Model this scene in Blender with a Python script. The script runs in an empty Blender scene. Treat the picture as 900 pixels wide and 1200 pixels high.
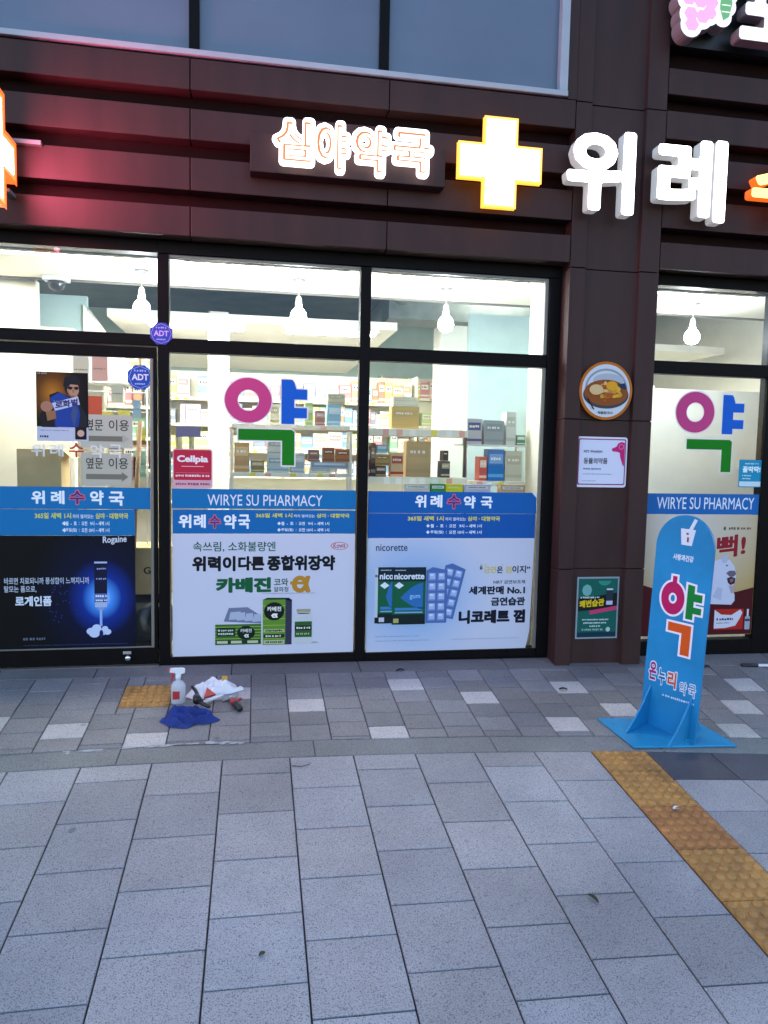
import bpy, bmesh, math, random
from mathutils import Vector, Matrix
random.seed(11)
S = bpy.context.scene
COL = S.collection
R = math.radians

# ------------------------------------------------------------------ camera, sky, sun, exposure
cam_d = bpy.data.cameras.new('camera'); cam = bpy.data.objects.new('camera', cam_d); COL.objects.link(cam)
cam_d.sensor_fit = 'VERTICAL'; cam_d.sensor_height = 36.0; cam_d.lens = 856.0 / 1200.0 * 36.0
cam_d.clip_start = 0.05; cam_d.clip_end = 500
right = Vector((0.98494612, -0.17171277, 0.01989648))
down = Vector((0.00565133, -0.08305244, -0.99652915))
fwd = Vector((0.17276924, 0.98163996, -0.08083178))
cam.matrix_world = Matrix(((right.x, -down.x, -fwd.x, 0.0), (right.y, -down.y, -fwd.y, -5.2), (right.z, -down.z, -fwd.z, 0.0), (0, 0, 0, 1)))
S.camera = cam

SUN_EL, SUN_ROT = R(9.0), R(35.0)
W = bpy.data.worlds.new('World'); S.world = W; W.use_nodes = True
wn = W.node_tree; bg = wn.nodes['Background']
sky = wn.nodes.new('ShaderNodeTexSky'); sky.sky_type = 'NISHITA'; sky.sun_disc = False
sky.sun_elevation = SUN_EL; sky.sun_rotation = SUN_ROT; sky.air_density = 1.0; sky.dust_density = 0.6; sky.ozone_density = 2.2
tint = wn.nodes.new('ShaderNodeMix'); tint.data_type = 'RGBA'; tint.blend_type = 'MULTIPLY'; tint.inputs[0].default_value = 1
tint.inputs[7].default_value = (1.17, 1.0, 1.01, 1)      # hazy evening air: less cyan than the clear-sky model
wn.links.new(sky.outputs[0], tint.inputs[6]); wn.links.new(tint.outputs[2], bg.inputs[0]); bg.inputs[1].default_value = 0.15
sl = bpy.data.lights.new('sun', 'SUN'); sl.energy = 0.5; sl.angle = R(20); sl.color = (1.0, 0.86, 0.72)
so = bpy.data.objects.new('sun', sl); COL.objects.link(so)
sd = Vector((math.sin(SUN_ROT) * math.cos(SUN_EL), math.cos(SUN_ROT) * math.cos(SUN_EL), math.sin(SUN_EL)))
so.rotation_euler = sd.to_track_quat('Z', 'Y').to_euler()
S.view_settings.view_transform = 'Standard'; S.view_settings.look = 'None'
S.view_settings.exposure = 2.2; S.view_settings.gamma = 1.0; S.view_settings.use_curve_mapping = False
S.render.engine = 'CYCLES'; S.cycles.use_denoising = True
S.cycles.max_bounces = 8; S.cycles.transparent_max_bounces = 16; S.cycles.sample_clamp_indirect = 6.0
S.cycles.caustics_reflective = False; S.cycles.caustics_refractive = False

# ------------------------------------------------------------------ materials
MATS = {}
def srgb(h):
    v = [int(h[i:i + 2], 16) / 255 for i in (0, 2, 4)]
    return tuple(c / 12.92 if c <= .04045 else ((c + .055) / 1.055) ** 2.4 for c in v)
def mat(name, col, rough=.5, metal=0.0, var=0.0, scale=6.0, bump=0.0, bscale=60.0, emis=None, es=0.0, spec=.5, stretch=None):
    if name in MATS: return MATS[name]
    if isinstance(col, str): col = srgb(col)
    m = bpy.data.materials.new(name); m.use_nodes = True
    nt = m.node_tree; b = nt.nodes['Principled BSDF']
    b.inputs['Base Color'].default_value = (*col, 1); b.inputs['Roughness'].default_value = rough
    b.inputs['Metallic'].default_value = metal; b.inputs['Specular IOR Level'].default_value = spec
    tc = nt.nodes.new('ShaderNodeTexCoord')
    src = tc.outputs['Object']
    if stretch:
        mp = nt.nodes.new('ShaderNodeMapping'); mp.inputs['Scale'].default_value = stretch
        nt.links.new(src, mp.inputs[0]); src = mp.outputs[0]
    if var:
        n = nt.nodes.new('ShaderNodeTexNoise'); n.inputs['Scale'].default_value = scale; n.inputs['Detail'].default_value = 6
        r = nt.nodes.new('ShaderNodeValToRGB')
        r.color_ramp.elements[0].position = .3; r.color_ramp.elements[1].position = .7
        r.color_ramp.elements[0].color = (*[max(0, c * (1 - var)) for c in col], 1)
        r.color_ramp.elements[1].color = (*[min(1, c * (1 + var)) for c in col], 1)
        nt.links.new(src, n.inputs['Vector']); nt.links.new(n.outputs['Fac'], r.inputs[0]); nt.links.new(r.outputs[0], b.inputs['Base Color'])
        rr_ = nt.nodes.new('ShaderNodeMapRange'); rr_.inputs['To Min'].default_value = max(.02, rough - .12 * min(1, var * 3)); rr_.inputs['To Max'].default_value = min(1, rough + .12 * min(1, var * 3))
        nt.links.new(n.outputs['Fac'], rr_.inputs[0]); nt.links.new(rr_.outputs[0], b.inputs['Roughness'])
    if bump:
        n2 = nt.nodes.new('ShaderNodeTexNoise'); n2.inputs['Scale'].default_value = bscale; n2.inputs['Detail'].default_value = 4
        bp = nt.nodes.new('ShaderNodeBump'); bp.inputs['Strength'].default_value = bump; bp.inputs['Distance'].default_value = .01
        nt.links.new(src, n2.inputs['Vector']); nt.links.new(n2.outputs['Fac'], bp.inputs['Height']); nt.links.new(bp.outputs[0], b.inputs['Normal'])
    if emis is not None:
        if isinstance(emis, str): emis = srgb(emis)
        b.inputs['Emission Color'].default_value = (*emis, 1); b.inputs['Emission Strength'].default_value = es
    MATS[name] = m
    return m
def ink(h, rough=.5): return mat('print_' + h, h, rough, spec=.18)   # printed colour, written as its sRGB hex
def glass_mat(name, tint, ior):
    m = bpy.data.materials.new(name); m.use_nodes = True; nt = m.node_tree
    nt.nodes.remove(nt.nodes['Principled BSDF']); out = nt.nodes['Material Output']
    t = nt.nodes.new('ShaderNodeBsdfTransparent'); t.inputs[0].default_value = (*tint, 1)
    g = nt.nodes.new('ShaderNodeBsdfGlossy'); g.inputs['Roughness'].default_value = .02; g.inputs['Color'].default_value = (.9, .95, 1, 1)
    f = nt.nodes.new('ShaderNodeFresnel'); f.inputs[0].default_value = ior
    x = nt.nodes.new('ShaderNodeMixShader')
    nt.links.new(f.outputs[0], x.inputs[0]); nt.links.new(t.outputs[0], x.inputs[1]); nt.links.new(g.outputs[0], x.inputs[2]); nt.links.new(x.outputs[0], out.inputs[0])
    MATS[name] = m
def granite(name, col, dark, speck, use_tint=True, scale=150.0):
    m = bpy.data.materials.new(name); m.use_nodes = True; nt = m.node_tree; L = nt.links.new
    b = nt.nodes['Principled BSDF']; b.inputs['Roughness'].default_value = .62; b.inputs['Specular IOR Level'].default_value = .45
    tc = nt.nodes.new('ShaderNodeTexCoord')
    n = nt.nodes.new('ShaderNodeTexNoise'); n.inputs['Scale'].default_value = scale; n.inputs['Detail'].default_value = 3; n.inputs['Roughness'].default_value = .7
    L(tc.outputs['Object'], n.inputs['Vector'])
    r = nt.nodes.new('ShaderNodeValToRGB'); e = r.color_ramp.elements
    e[0].position = .37; e[0].color = (*dark, 1); e[1].position = .47; e[1].color = (*col, 1)
    k = e.new(.68); k.color = (*[min(1, c * 1.12) for c in col], 1); k2 = e.new(.78); k2.color = (*speck, 1)
    L(n.outputs['Fac'], r.inputs[0])
    n2 = nt.nodes.new('ShaderNodeTexNoise'); n2.inputs['Scale'].default_value = 1.7; n2.inputs['Detail'].default_value = 7; n2.inputs['Roughness'].default_value = .65
    L(tc.outputs['Object'], n2.inputs['Vector'])
    mr = nt.nodes.new('ShaderNodeMapRange'); mr.inputs[1].default_value = .3; mr.inputs[2].default_value = .7; mr.inputs[3].default_value = .8; mr.inputs[4].default_value = 1.1
    L(n2.outputs['Fac'], mr.inputs[0])
    mx = nt.nodes.new('ShaderNodeMix'); mx.data_type = 'RGBA'; mx.blend_type = 'MULTIPLY'; mx.inputs[0].default_value = 1
    L(r.outputs[0], mx.inputs[6]); L(mr.outputs[0], mx.inputs[7]); last = mx.outputs[2]
    vo = nt.nodes.new('ShaderNodeTexVoronoi'); vo.inputs['Scale'].default_value = 3.1; L(tc.outputs['Object'], vo.inputs['Vector'])
    gm = nt.nodes.new('ShaderNodeMapRange'); gm.inputs[1].default_value = .035; gm.inputs[2].default_value = .07; gm.inputs[3].default_value = .62; gm.inputs[4].default_value = 1.0
    L(vo.outputs['Distance'], gm.inputs[0])
    n4 = nt.nodes.new('ShaderNodeTexNoise'); n4.inputs['Scale'].default_value = .55; n4.inputs['Detail'].default_value = 3; L(tc.outputs['Object'], n4.inputs['Vector'])
    m4 = nt.nodes.new('ShaderNodeMapRange'); m4.inputs[1].default_value = .35; m4.inputs[2].default_value = .65; m4.inputs[3].default_value = .86; m4.inputs[4].default_value = 1.08; L(n4.outputs['Fac'], m4.inputs[0])
    gs = nt.nodes.new('ShaderNodeMath'); gs.operation = 'MULTIPLY'; L(gm.outputs[0], gs.inputs[0]); L(m4.outputs[0], gs.inputs[1])
    m3 = nt.nodes.new('ShaderNodeMix'); m3.data_type = 'RGBA'; m3.blend_type = 'MULTIPLY'; m3.inputs[0].default_value = 1
    L(last, m3.inputs[6]); L(gs.outputs[0], m3.inputs[7]); last = m3.outputs[2]
    if use_tint:
        at = nt.nodes.new('ShaderNodeAttribute'); at.attribute_name = 'stone_tint'
        m2 = nt.nodes.new('ShaderNodeMix'); m2.data_type = 'RGBA'; m2.blend_type = 'MULTIPLY'; m2.inputs[0].default_value = 1
        L(last, m2.inputs[6]); L(at.outputs['Color'], m2.inputs[7]); last = m2.outputs[2]
    L(last, b.inputs['Base Color'])
    bp = nt.nodes.new('ShaderNodeBump'); bp.inputs['Strength'].default_value = .35; bp.inputs['Distance'].default_value = .004
    n3 = nt.nodes.new('ShaderNodeTexNoise'); n3.inputs['Scale'].default_value = 220; n3.inputs['Detail'].default_value = 3
    L(tc.outputs['Object'], n3.inputs['Vector']); L(n3.outputs['Fac'], bp.inputs['Height']); L(bp.outputs[0], b.inputs['Normal'])
    MATS[name] = m
def glow_print(name, base, stops, cx, cz, sx, sz):
    # printed artwork with a round colour fade (part of the printed poster), centred on a world X/Z point
    m = bpy.data.materials.new(name); m.use_nodes = True; nt = m.node_tree; L = nt.links.new
    b = nt.nodes['Principled BSDF']; b.inputs['Roughness'].default_value = .5; b.inputs['Specular IOR Level'].default_value = .15
    tc = nt.nodes.new('ShaderNodeTexCoord'); mp = nt.nodes.new('ShaderNodeMapping')
    mp.inputs['Location'].default_value = (-cx / sx, 0, -cz / sz); mp.inputs['Scale'].default_value = (1 / sx, 0, 1 / sz)
    L(tc.outputs['Object'], mp.inputs[0])
    g = nt.nodes.new('ShaderNodeVectorMath'); g.operation = 'LENGTH'; L(mp.outputs[0], g.inputs[0])
    r = nt.nodes.new('ShaderNodeValToRGB'); e = r.color_ramp.elements
    e[0].position = 0; e[0].color = (*srgb(stops[0][1]), 1); e[1].position = 1; e[1].color = (*srgb(base), 1)
    for p, c in stops[1:]:
        q = e.new(p); q.color = (*srgb(c), 1)
    L(g.outputs['Value'], r.inputs[0]); L(r.outputs[0], b.inputs['Base Color'])
    MATS[name] = m

mat('brown_panel', (.041, .0188, .0180), .52, spec=.22, var=.2, scale=1.3, bump=.02, bscale=9, stretch=(5, 5, .7))
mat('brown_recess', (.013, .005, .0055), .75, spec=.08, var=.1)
mat('black_frame', (.0028, .0022, .003), .5, spec=.1, var=.2, scale=9)
mat('frame_grey', (.17, .16, .15), .4, metal=.4, var=.1)
mat('sill_white', (.36, .39, .45), .35, var=.05)
mat('blind_sky_glass', (.10, .135, .20), .25, var=.12, scale=1.2, bump=.03, bscale=9, spec=.6)  # opaque pane: blind tone with the sky's reflection put into the colour
mat('black_board', (.012, .012, .013), .4)
mat('dark_gasket', (.004, .004, .004), .7)
mat('cream_paint', (.80, .77, .66), .7, var=.03)
mat('white_paint', (.82, .81, .76), .6, var=.03)
mat('pale_teal_paint', (.46, .62, .63), .65, var=.05)
mat('dark_ceiling', (.12, .15, .155), .8, var=.2, scale=3)
mat('duct_metal', (.20, .24, .25), .5, metal=.3, var=.2)
mat('shop_floor', (.45, .43, .4), .3, var=.06)
mat('render_wall', (.25, .23, .22), .8, var=.15)
mat('card_brown', (.60, .45, .24), .8, var=.12, scale=5)
mat('shelf_white', (.78, .76, .66), .45, var=.03)
mat('chrome', (.6, .6, .62), .25, metal=1.0, var=.1)
mat('steel', (.35, .37, .4), .35, metal=.8, var=.15)
mat('wood', (.28, .15, .07), .5, var=.25, scale=4, stretch=(12, 12, 1))
mat('black_plastic', (.012, .012, .014), .35, var=.2)
mat('black_bag', (.01, .01, .012), .25, bump=.6, bscale=14)
mat('white_plastic', (.75, .76, .80), .3, var=.04)

mat('red_plastic', (.45, .03, .03), .35)
mat('white_cloth', (.78, .79, .82), .8, var=.05, bump=.25, bscale=40)
mat('blue_cloth', (.008, .03, .19), .9, var=.3, scale=14, bump=.5, bscale=120)
mat('yellow_plastic', (.62, .36, .03), .4)
mat('stand_blue', (.010, .215, .47), .45, spec=.3, var=.16, scale=3.5, bump=.04, bscale=30)
mat('stand_base_blue', (.012, .25, .48), .55, var=.2, scale=5, bump=.1, bscale=40)
mat('tactile', (.40, .205, .055), .7, var=.28, scale=7, bump=.2, bscale=130)
mat('joint_dirt', (.035, .034, .035), .95, var=.3, scale=12)
mat('tactile_red', (.37, .165, .05), .7, var=.25, scale=7, bump=.2, bscale=130)
mat('asphalt', (.05, .05, .052), .9, var=.2, scale=20, bump=.3, bscale=90)
mat('dry_leaf', (.035, .045, .018), .7, var=.3, scale=40)
mat('paper_scrap', (.7, .7, .7), .8)
mat('frost_white', (.72, .72, .70), .5)
# light sources
mat('led_white', (.9, .9, .9), .4, emis=(1, .98, .96), es=1.6)
mat('letter_side', (.62, .62, .62), .4, emis=(1, .98, .95), es=0.05)
mat('night_white', (.9, .9, .9), .4, emis=(1, .97, .95), es=.8)
mat('night_orange', (.35, .10, .02), .4, emis=(1, .34, .07), es=.13)
mat('night_red', (.7, .08, .05), .4, emis=(1, .16, .08), es=0.12)
mat('night_core', (.9, .85, .8), .4, emis=(1, .9, .75), es=.5)
mat('cross_face', (.9, .8, .5), .4, emis=(1, .90, .58), es=1.2)
mat('blade_core', (.9, .8, .5), .4, emis=(1, .17, .30), es=21)
mat('cross_rim', (.8, .4, .1), .4, emis=(1, .40, .03), es=0.45)
mat('cross_side', (.7, .15, .05), .4, emis=(1, .16, .01), es=0.2)
mat('blade_face', (.9, .5, .2), .4, emis=(1, .33, .04), es=0.2)
mat('blade_red', (.8, .1, .05), .4, emis=(1, .10, .01), es=.5)
mat('su_face', (.9, .5, .2), .4, emis=(1, .62, .12), es=0.6)
mat('grape_white', (.8, .8, .8), .4, emis=(1, 1, 1), es=0.16)
mat('grape_pink', (.7, .35, .65), .4, emis=(1, .45, .9), es=0.12)
mat('grape_green', (.15, .4, .15), .4, emis=(.3, .8, .3), es=0.05)
mat('grape_side', (.35, .25, .27), .5)
mat('bulb', (.9, .9, .9), .3, emis=(.86, .95, 1), es=60)
mat('added_strip_led', (.9, .9, .9), .3, emis=(1, .965, .80), es=11)  # glow of the added soffit strips
mat('led_panel', (.9, .9, .9), .3, emis=(1, .955, .78), es=15)
mat('clear_plastic', (.72, .75, .82), .2)
MATS['clear_plastic'].node_tree.nodes['Principled BSDF'].inputs['Alpha'].default_value = .55
glass_mat('window_glass', (.95, .97, .96), 1.40)
granite('granite_grey', (.358, .353, .364), (.105, .104, .11), (.58, .57, .58), scale=185.0)
granite('granite_upper', (.235, .228, .232), (.105, .10, .105), (.36, .36, .38))
granite('granite_kerb', (.215, .22, .215), (.10, .10, .10), (.34, .34, .34), False)

# ------------------------------------------------------------------ mesh builder
_text = {}
import numpy as np
def text_mesh(body, bold, depth, bevel):
    key = (body, bold, depth)
    if key in _text: return _text[key]
    cu = bpy.data.curves.new('t', 'FONT'); cu.body = body; cu.resolution_u = 3
    o = bpy.data.objects.new('t', cu); me = bpy.data.meshes.new_from_object(o)
    vs = [(v.co.x, v.co.y, 0.0) for v in me.vertices]; fs = [list(p.vertices) for p in me.polygons]
    bpy.data.objects.remove(o); bpy.data.curves.remove(cu); bpy.data.meshes.remove(me)
    if bold > 0: vs, fs = thicken(vs, fs, bold)
    nz = [1.0] * len(fs)
    if depth:
        n = len(vs); cnt = {}
        for f in fs:
            for i in range(len(f)):
                e = (f[i], f[(i + 1) % len(f)]); cnt[e] = 1
        rim = [e for e in cnt if (e[1], e[0]) not in cnt]
        back = [[i + n for i in reversed(f)] for f in fs]
        vs = [(x, y, depth) for x, y, _ in vs] + [(x, y, -depth) for x, y, _ in vs]
        fs = fs + back + [[a, a + n, b + n, b] for a, b in rim]; nz = nz + [-1.0] * len(back) + [0.0] * len(rim)
    r = ([Vector(v) for v in vs], fs, nz); _text[key] = r
    return r
def thicken(vs, fs, bold, cell=1 / 40):
    # heavier lettering: distance field of the outline, contoured at the wanted weight
    cnt = {}
    for f in fs:
        for i in range(len(f)):
            e = tuple(sorted((f[i], f[(i + 1) % len(f)]))); cnt[e] = cnt.get(e, 0) + 1
    seg = np.array([(vs[a][:2], vs[b][:2]) for (a, b), c in cnt.items() if c == 1]); A, Bv = seg[:, 0], seg[:, 1]
    lo = A.min(0) - bold - 2.5 * cell; hi = A.max(0) + bold + 2.5 * cell
    X = np.arange(lo[0], hi[0] + cell, cell); Y = np.arange(lo[1], hi[1] + cell, cell)
    D = np.empty((len(Y), len(X)))
    d = Bv - A; L2 = np.maximum((d * d).sum(1), 1e-12)
    for j, y in enumerate(Y):
        p = np.stack([X, np.full_like(X, y)], 1)[:, None, :]
        t = np.clip(((p - A) * d).sum(2) / L2, 0, 1); q = A + t[..., None] * d
        dist = np.sqrt(((p - q) ** 2).sum(2)).min(1)
        yy = y + 1e-7; c = (A[:, 1] > yy) != (Bv[:, 1] > yy); a_, b_ = A[c], Bv[c]
        xi = a_[:, 0] + (yy - a_[:, 1]) / (b_[:, 1] - a_[:, 1]) * (b_[:, 0] - a_[:, 0])
        D[j] = np.where((xi[None, :] > X[:, None]).sum(1) % 2 == 1, -dist, dist)
    D -= bold; V = []; idx = {}; F = []
    def vid(k, x, y):
        if k not in idx: idx[k] = len(V); V.append((x, y, 0.0))
        return idx[k]
    ins = D < 0
    for j in range(len(Y) - 1):
        for i in range(len(X) - 1):
            cs = ((i, j), (i + 1, j), (i + 1, j + 1), (i, j + 1)); s_ = [ins[q[1], q[0]] for q in cs]
            if not any(s_): continue
            f = []
            for k in range(4):
                p, q = cs[k], cs[(k + 1) % 4]
                if s_[k]: f.append(vid(p, X[p[0]], Y[p[1]]))
                if s_[k] != s_[(k + 1) % 4]:
                    e = tuple(sorted((p, q))); u, v = e; du, dv = D[u[1], u[0]], D[v[1], v[0]]; t = du / (du - dv)
                    f.append(vid(e, X[u[0]] + t * (X[v[0]] - X[u[0]]), Y[u[1]] + t * (Y[v[1]] - Y[u[1]])))
            if len(f) > 2: F.append(f)
    return V, F
def rr(x0, x1, z0, z1, r, n=4):
    p = []
    for cx, cz, a in ((x1 - r, z1 - r, 0), (x0 + r, z1 - r, 90), (x0 + r, z0 + r, 180), (x1 - r, z0 + r, 270)):
        for i in range(n + 1):
            t = R(a + 90 * i / n); p.append((cx + r * math.cos(t), cz + r * math.sin(t)))
    return p
def ell(cx, cz, rx, rz, n=28, a0=0, a1=360):
    full = a1 - a0 >= 360
    k = n if full else n + 1
    return [(cx + rx * math.cos(R(a0 + (a1 - a0) * i / n)), cz + rz * math.sin(R(a0 + (a1 - a0) * i / n))) for i in range(k)]
class MB:
    def __init__(s): s.v = []; s.f = []; s.m = []; s.names = []; s.smooth = []; s.pc = []; s.pn = [None]; s.hold = False
    def mi(s, m):
        if m not in s.names: s.names.append(m)
        return s.names.index(m)
    def piece(s, name=None): s.pn.append(name)      # what follows becomes a part of its own
    def add(s, vs, fs, m, smooth=False):
        o = len(s.v); s.v += [tuple(v) for v in vs]; k = s.mi(m)
        for f in fs: s.f.append([i + o for i in f]); s.m.append(k); s.smooth.append(smooth); s.pc.append(len(s.pn) - 1)
    def box(s, x0, x1, y0, y1, z0, z1, m):
        s.add([(x, y, z) for z in (z0, z1) for y in (y0, y1) for x in (x0, x1)], [(0, 2, 3, 1), (4, 5, 7, 6), (0, 1, 5, 4), (2, 6, 7, 3), (0, 4, 6, 2), (1, 3, 7, 5)], m)
    def poly(s, pts, y, m):       # flat, facing the street (-Y); pts counter-clockwise in X/Z
        s.add([(x, y, z) for x, z in pts], [tuple(range(len(pts)))], m)
    def rect(s, x0, x1, z0, z1, y, m): s.poly([(x0, z0), (x1, z0), (x1, z1), (x0, z1)], y, m)
    def ring(s, cx, cz, rx, rz, ix, iz, y, m, n=36):
        a = ell(cx, cz, rx, rz, n); b = ell(cx, cz, ix, iz, n)
        s.add([(x, y, z) for x, z in a + b], [(i, (i + 1) % n, n + (i + 1) % n, n + i) for i in range(n)], m)
    def prism(s, pts, y0, y1, m, mside=None):
        n = len(pts)
        s.add([(x, y0, z) for x, z in pts], [tuple(range(n))], m)
        s.add([(x, y1, z) for x, z in pts], [tuple(reversed(range(n)))], mside or m)
        s.add([(x, y0, z) for x, z in pts] + [(x, y1, z) for x, z in pts], [(i, n + i, n + (i + 1) % n, (i + 1) % n) for i in range(n)], mside or m)
    def tube(s, path, r, m, n=8, r1=None):
        pts = [Vector(p) for p in path]; vs = []; fs = []
        for i, p in enumerate(pts):
            t = (pts[min(i + 1, len(pts) - 1)] - pts[max(i - 1, 0)]).normalized()
            a = t.orthogonal().normalized() if i == 0 else (a - t * a.dot(t)).normalized()
            b = t.cross(a); q = r if r1 is None else r + (r1 - r) * i / max(1, len(pts) - 1)
            for k in range(n): vs.append(p + a * q * math.cos(2 * math.pi * k / n) + b * q * math.sin(2 * math.pi * k / n))
        for i in range(len(pts) - 1):
            for k in range(n): fs.append((i * n + k, i * n + (k + 1) % n, (i + 1) * n + (k + 1) % n, (i + 1) * n + k))
        fs.append(tuple(reversed(range(n)))); fs.append(tuple(range((len(pts) - 1) * n, len(pts) * n)))
        s.add(vs, fs, m, True)
    def lathe(s, prof, cx, cy, m, n=20, base=0.0, M=None):
        vs = []; fs = []
        for r, z in prof:
            for k in range(n):
                v = Vector((r * math.cos(2 * math.pi * k / n), r * math.sin(2 * math.pi * k / n), z))
                if M is not None: v = M @ v
                vs.append((v.x + cx, v.y + cy, v.z + base))
        for i in range(len(prof) - 1):
            for k in range(n): fs.append((i * n + k, i * n + (k + 1) % n, (i + 1) * n + (k + 1) % n, (i + 1) * n + k))
        fs.append(tuple(reversed(range(n)))); fs.append(tuple(range((len(prof) - 1) * n, len(prof) * n)))
        s.add(vs, fs, m, True)
    def text(s, body, x0, x1, z0, z1, y, m, bold=0.0, depth=0.0, bevel=0.0, mside=None, slant=0.0, keep=False):
        vs, fs, nz = text_mesh(body, bold, depth, bevel)
        if not s.hold: s.piece()
        ax, bx = min(v.x for v in vs), max(v.x for v in vs); az, bz = min(v.y for v in vs), max(v.y for v in vs); zt = max(v.z for v in vs)
        sx = (x1 - x0) / (bx - ax); sz = (z1 - z0) / (bz - az)
        if keep: sx = sz
        sy = sz
        P = [(x0 + (v.x - ax) * sx, y + (zt - v.z) * sy, z0 + (v.y - az) * sz + slant * (v.x - ax) * sx) for v in vs]
        if mside is None: s.add(P, fs, m)
        else:
            s.add(P, [f for f, q in zip(fs, nz) if q > .9], m); s.add(P, [f for f, q in zip(fs, nz) if q <= .9], mside)
    def dashes(s, x0, x1, z, h, y, m, seed=1):   # unreadably small print: a run of short strokes
        rg = random.Random(seed); x = x0
        if not s.hold: s.piece()
        while x < x1 - h * .3:
            w = min(x1 - x, h * rg.uniform(.5, .95)); s.rect(x, x + w, z - h / 2 + h * .2 * rg.random(), z + h / 2 - h * .2 * rg.random(), y, m)
            x += w + h * (.22 if rg.random() < .75 else .6)
    def build(s, name, parent=None, bevel=0.0, loc=None):
        if name == 'lettering' or any(s.pn):
            out = None
            last = None; groups = {}
            for i, k in enumerate(s.pc):
                if name == 'lettering' or s.pn[k]: last = k
                groups.setdefault(last if last is not None else 0, []).append(i)
            for k, idx in groups.items():
                q = MB(); used = {}
                for i in idx:
                    f = []
                    for v in s.f[i]:
                        if v not in used: used[v] = len(q.v); q.v.append(s.v[v])
                        f.append(used[v])
                    q.f.append(f); q.m.append(q.mi(s.names[s.m[i]])); q.smooth.append(s.smooth[i]); q.pc.append(0)
                out = q._build(s.pn[k] or name, parent, bevel)
            return out
        return s._build(name, parent, bevel)
    def _build(s, name, parent=None, bevel=0.0):
        me = bpy.data.meshes.new(name); me.from_pydata(s.v, [], s.f)
        for k in s.names: me.materials.append(MATS[k] if k in MATS else ink(k))
        for p, i, sm in zip(me.polygons, s.m, s.smooth): p.material_index = i; p.use_smooth = sm
        me.update()
        o = bpy.data.objects.new(name, me); COL.objects.link(o)
        if parent is not None:
            o.parent = parent; o.matrix_parent_inverse = parent.matrix_basis.inverted()
        if bevel:
            b = o.modifiers.new('edge', 'BEVEL'); b.width = bevel; b.segments = 2; b.limit_method = 'ANGLE'; b.angle_limit = R(40)
        return o
def tag(o, label, cat, group=None, kind=None):
    o['label'] = label; o['category'] = cat
    if group: o['group'] = group
    if kind: o['kind'] = kind
    return o
def thing(name, label, cat, loc=(0, 0, 0), group=None):
    o = bpy.data.objects.new(name, None); COL.objects.link(o); o.location = loc; o.empty_display_size = .1
    return tag(o, label, cat, group)
def struct(o): o['kind'] = 'structure'; return o

# ------------------------------------------------------------------ ground: gently falling forecourt and sidewalk
SLOPE = math.tan(R(6.43)); YK = -1.3
def z_kerb(x):
    x = min(max(x, -2.5), 3.6); return -1.6650 - .01171 * x - .0106 * x * x
def z_wall(x): return -1.518 - .0095 * min(max(x, -3), 5)
def gz(x, y):
    if y >= 0: return z_wall(x)
    if y >= YK:
        t = y / YK
        return z_wall(x) * (1 - t) + z_kerb(x) * t
    return z_kerb(x) + SLOPE * (max(y, -6.2) - YK)
# one ground sheet to the horizon, the paving laid on it
def ground_sheet():
    xs = [-160, -80, -40, -20, -10, -6] + [-4 + .4 * i for i in range(25)] + [8, 12, 20, 40, 80, 160]
    ys = [-160, -80, -40, -20, -12, -9, -7.5, -6.2, -5.5, -4.5, -3.5, -2.5, -1.9, -1.3, -1.1, -.7, -.3, 0, 4, 10, 30, 80, 160]
    mb = MB(); n = len(xs)
    mb.add([(x, y, gz(x, y) - .009) for y in ys for x in xs], [(j * n + i, j * n + i + 1, (j + 1) * n + i + 1, (j + 1) * n + i) for j in range(len(ys) - 1) for i in range(n - 1)], 'joint_dirt')
    return struct(mb.build('ground'))
ground_sheet()
def paving(name, tiles, material, gap=.0035, bev=.004):
    # tiles: (x0, x1, y0, y1, tint)
    vs = []; fs = []; tint = []
    rg = random.Random(5)
    for x0, x1, y0, y1, t in tiles:
        x0 += gap; x1 -= gap; y0 += gap; y1 -= gap; o = len(vs)
        d = [rg.uniform(-.0011, .0011) for _ in range(4)]
        C4 = [(x0, y0), (x1, y0), (x1, y1), (x0, y1)]
        I4 = [(x0 + bev, y0 + bev), (x1 - bev, y0 + bev), (x1 - bev, y1 - bev), (x0 + bev, y1 - bev)]
        for (x, y), k in zip(C4, d): vs.append((x, y, gz(x, y) + k - .0085))
        for (x, y), k in zip(C4, d): vs.append((x, y, gz(x, y) + k - .0025))
        for (x, y), k in zip(I4, d): vs.append((x, y, gz(x, y) + k))
        F = [(o + 8, o + 9, o + 10, o + 11)]
        for i in range(4):
            j = (i + 1) % 4
            F += [(o + i, o + j, o + 4 + j, o + 4 + i), (o + 4 + i, o + 4 + j, o + 8 + j, o + 8 + i)]
        fs += F; tint += [t] * len(F)
    me = bpy.data.meshes.new(name); me.from_pydata(vs, [], fs); me.materials.append(MATS[material])
    a = me.color_attributes.new('stone_tint', 'FLOAT_COLOR', 'CORNER')
    for p, t in zip(me.polygons, tint):
        for li in p.loop_indices: a.data[li].color = (*t, 1)
    o = bpy.data.objects.new(name, me); COL.objects.link(o)
    return struct(o)
def rtint(rg, lo=.84, hi=1.12, warm=.02):
    k = rg.uniform(lo, hi); w = rg.uniform(-warm, warm); return (k * (1 + w), k, k * (1 - w))
rg = random.Random(3)
lower = []; dark = []
COLX = [-.535 - .356 * k for k in range(9, 0, -1)] + [-.535, -.17, .19, .54, .89, 1.24, 1.598, 1.951]
for ci in range(len(COLX) - 1):
    odd = (len(COLX) - 1 - ci) % 2 == 1
    y = -1.302; nxt = -1.605 if odd else -1.455
    while y > -6.2:
        lower.append((COLX[ci], COLX[ci + 1], max(nxt, -6.2), y, rtint(rg)))
        y = nxt; nxt -= .336
COLR = [2.305 + .42 * k for k in range(7)]
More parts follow.
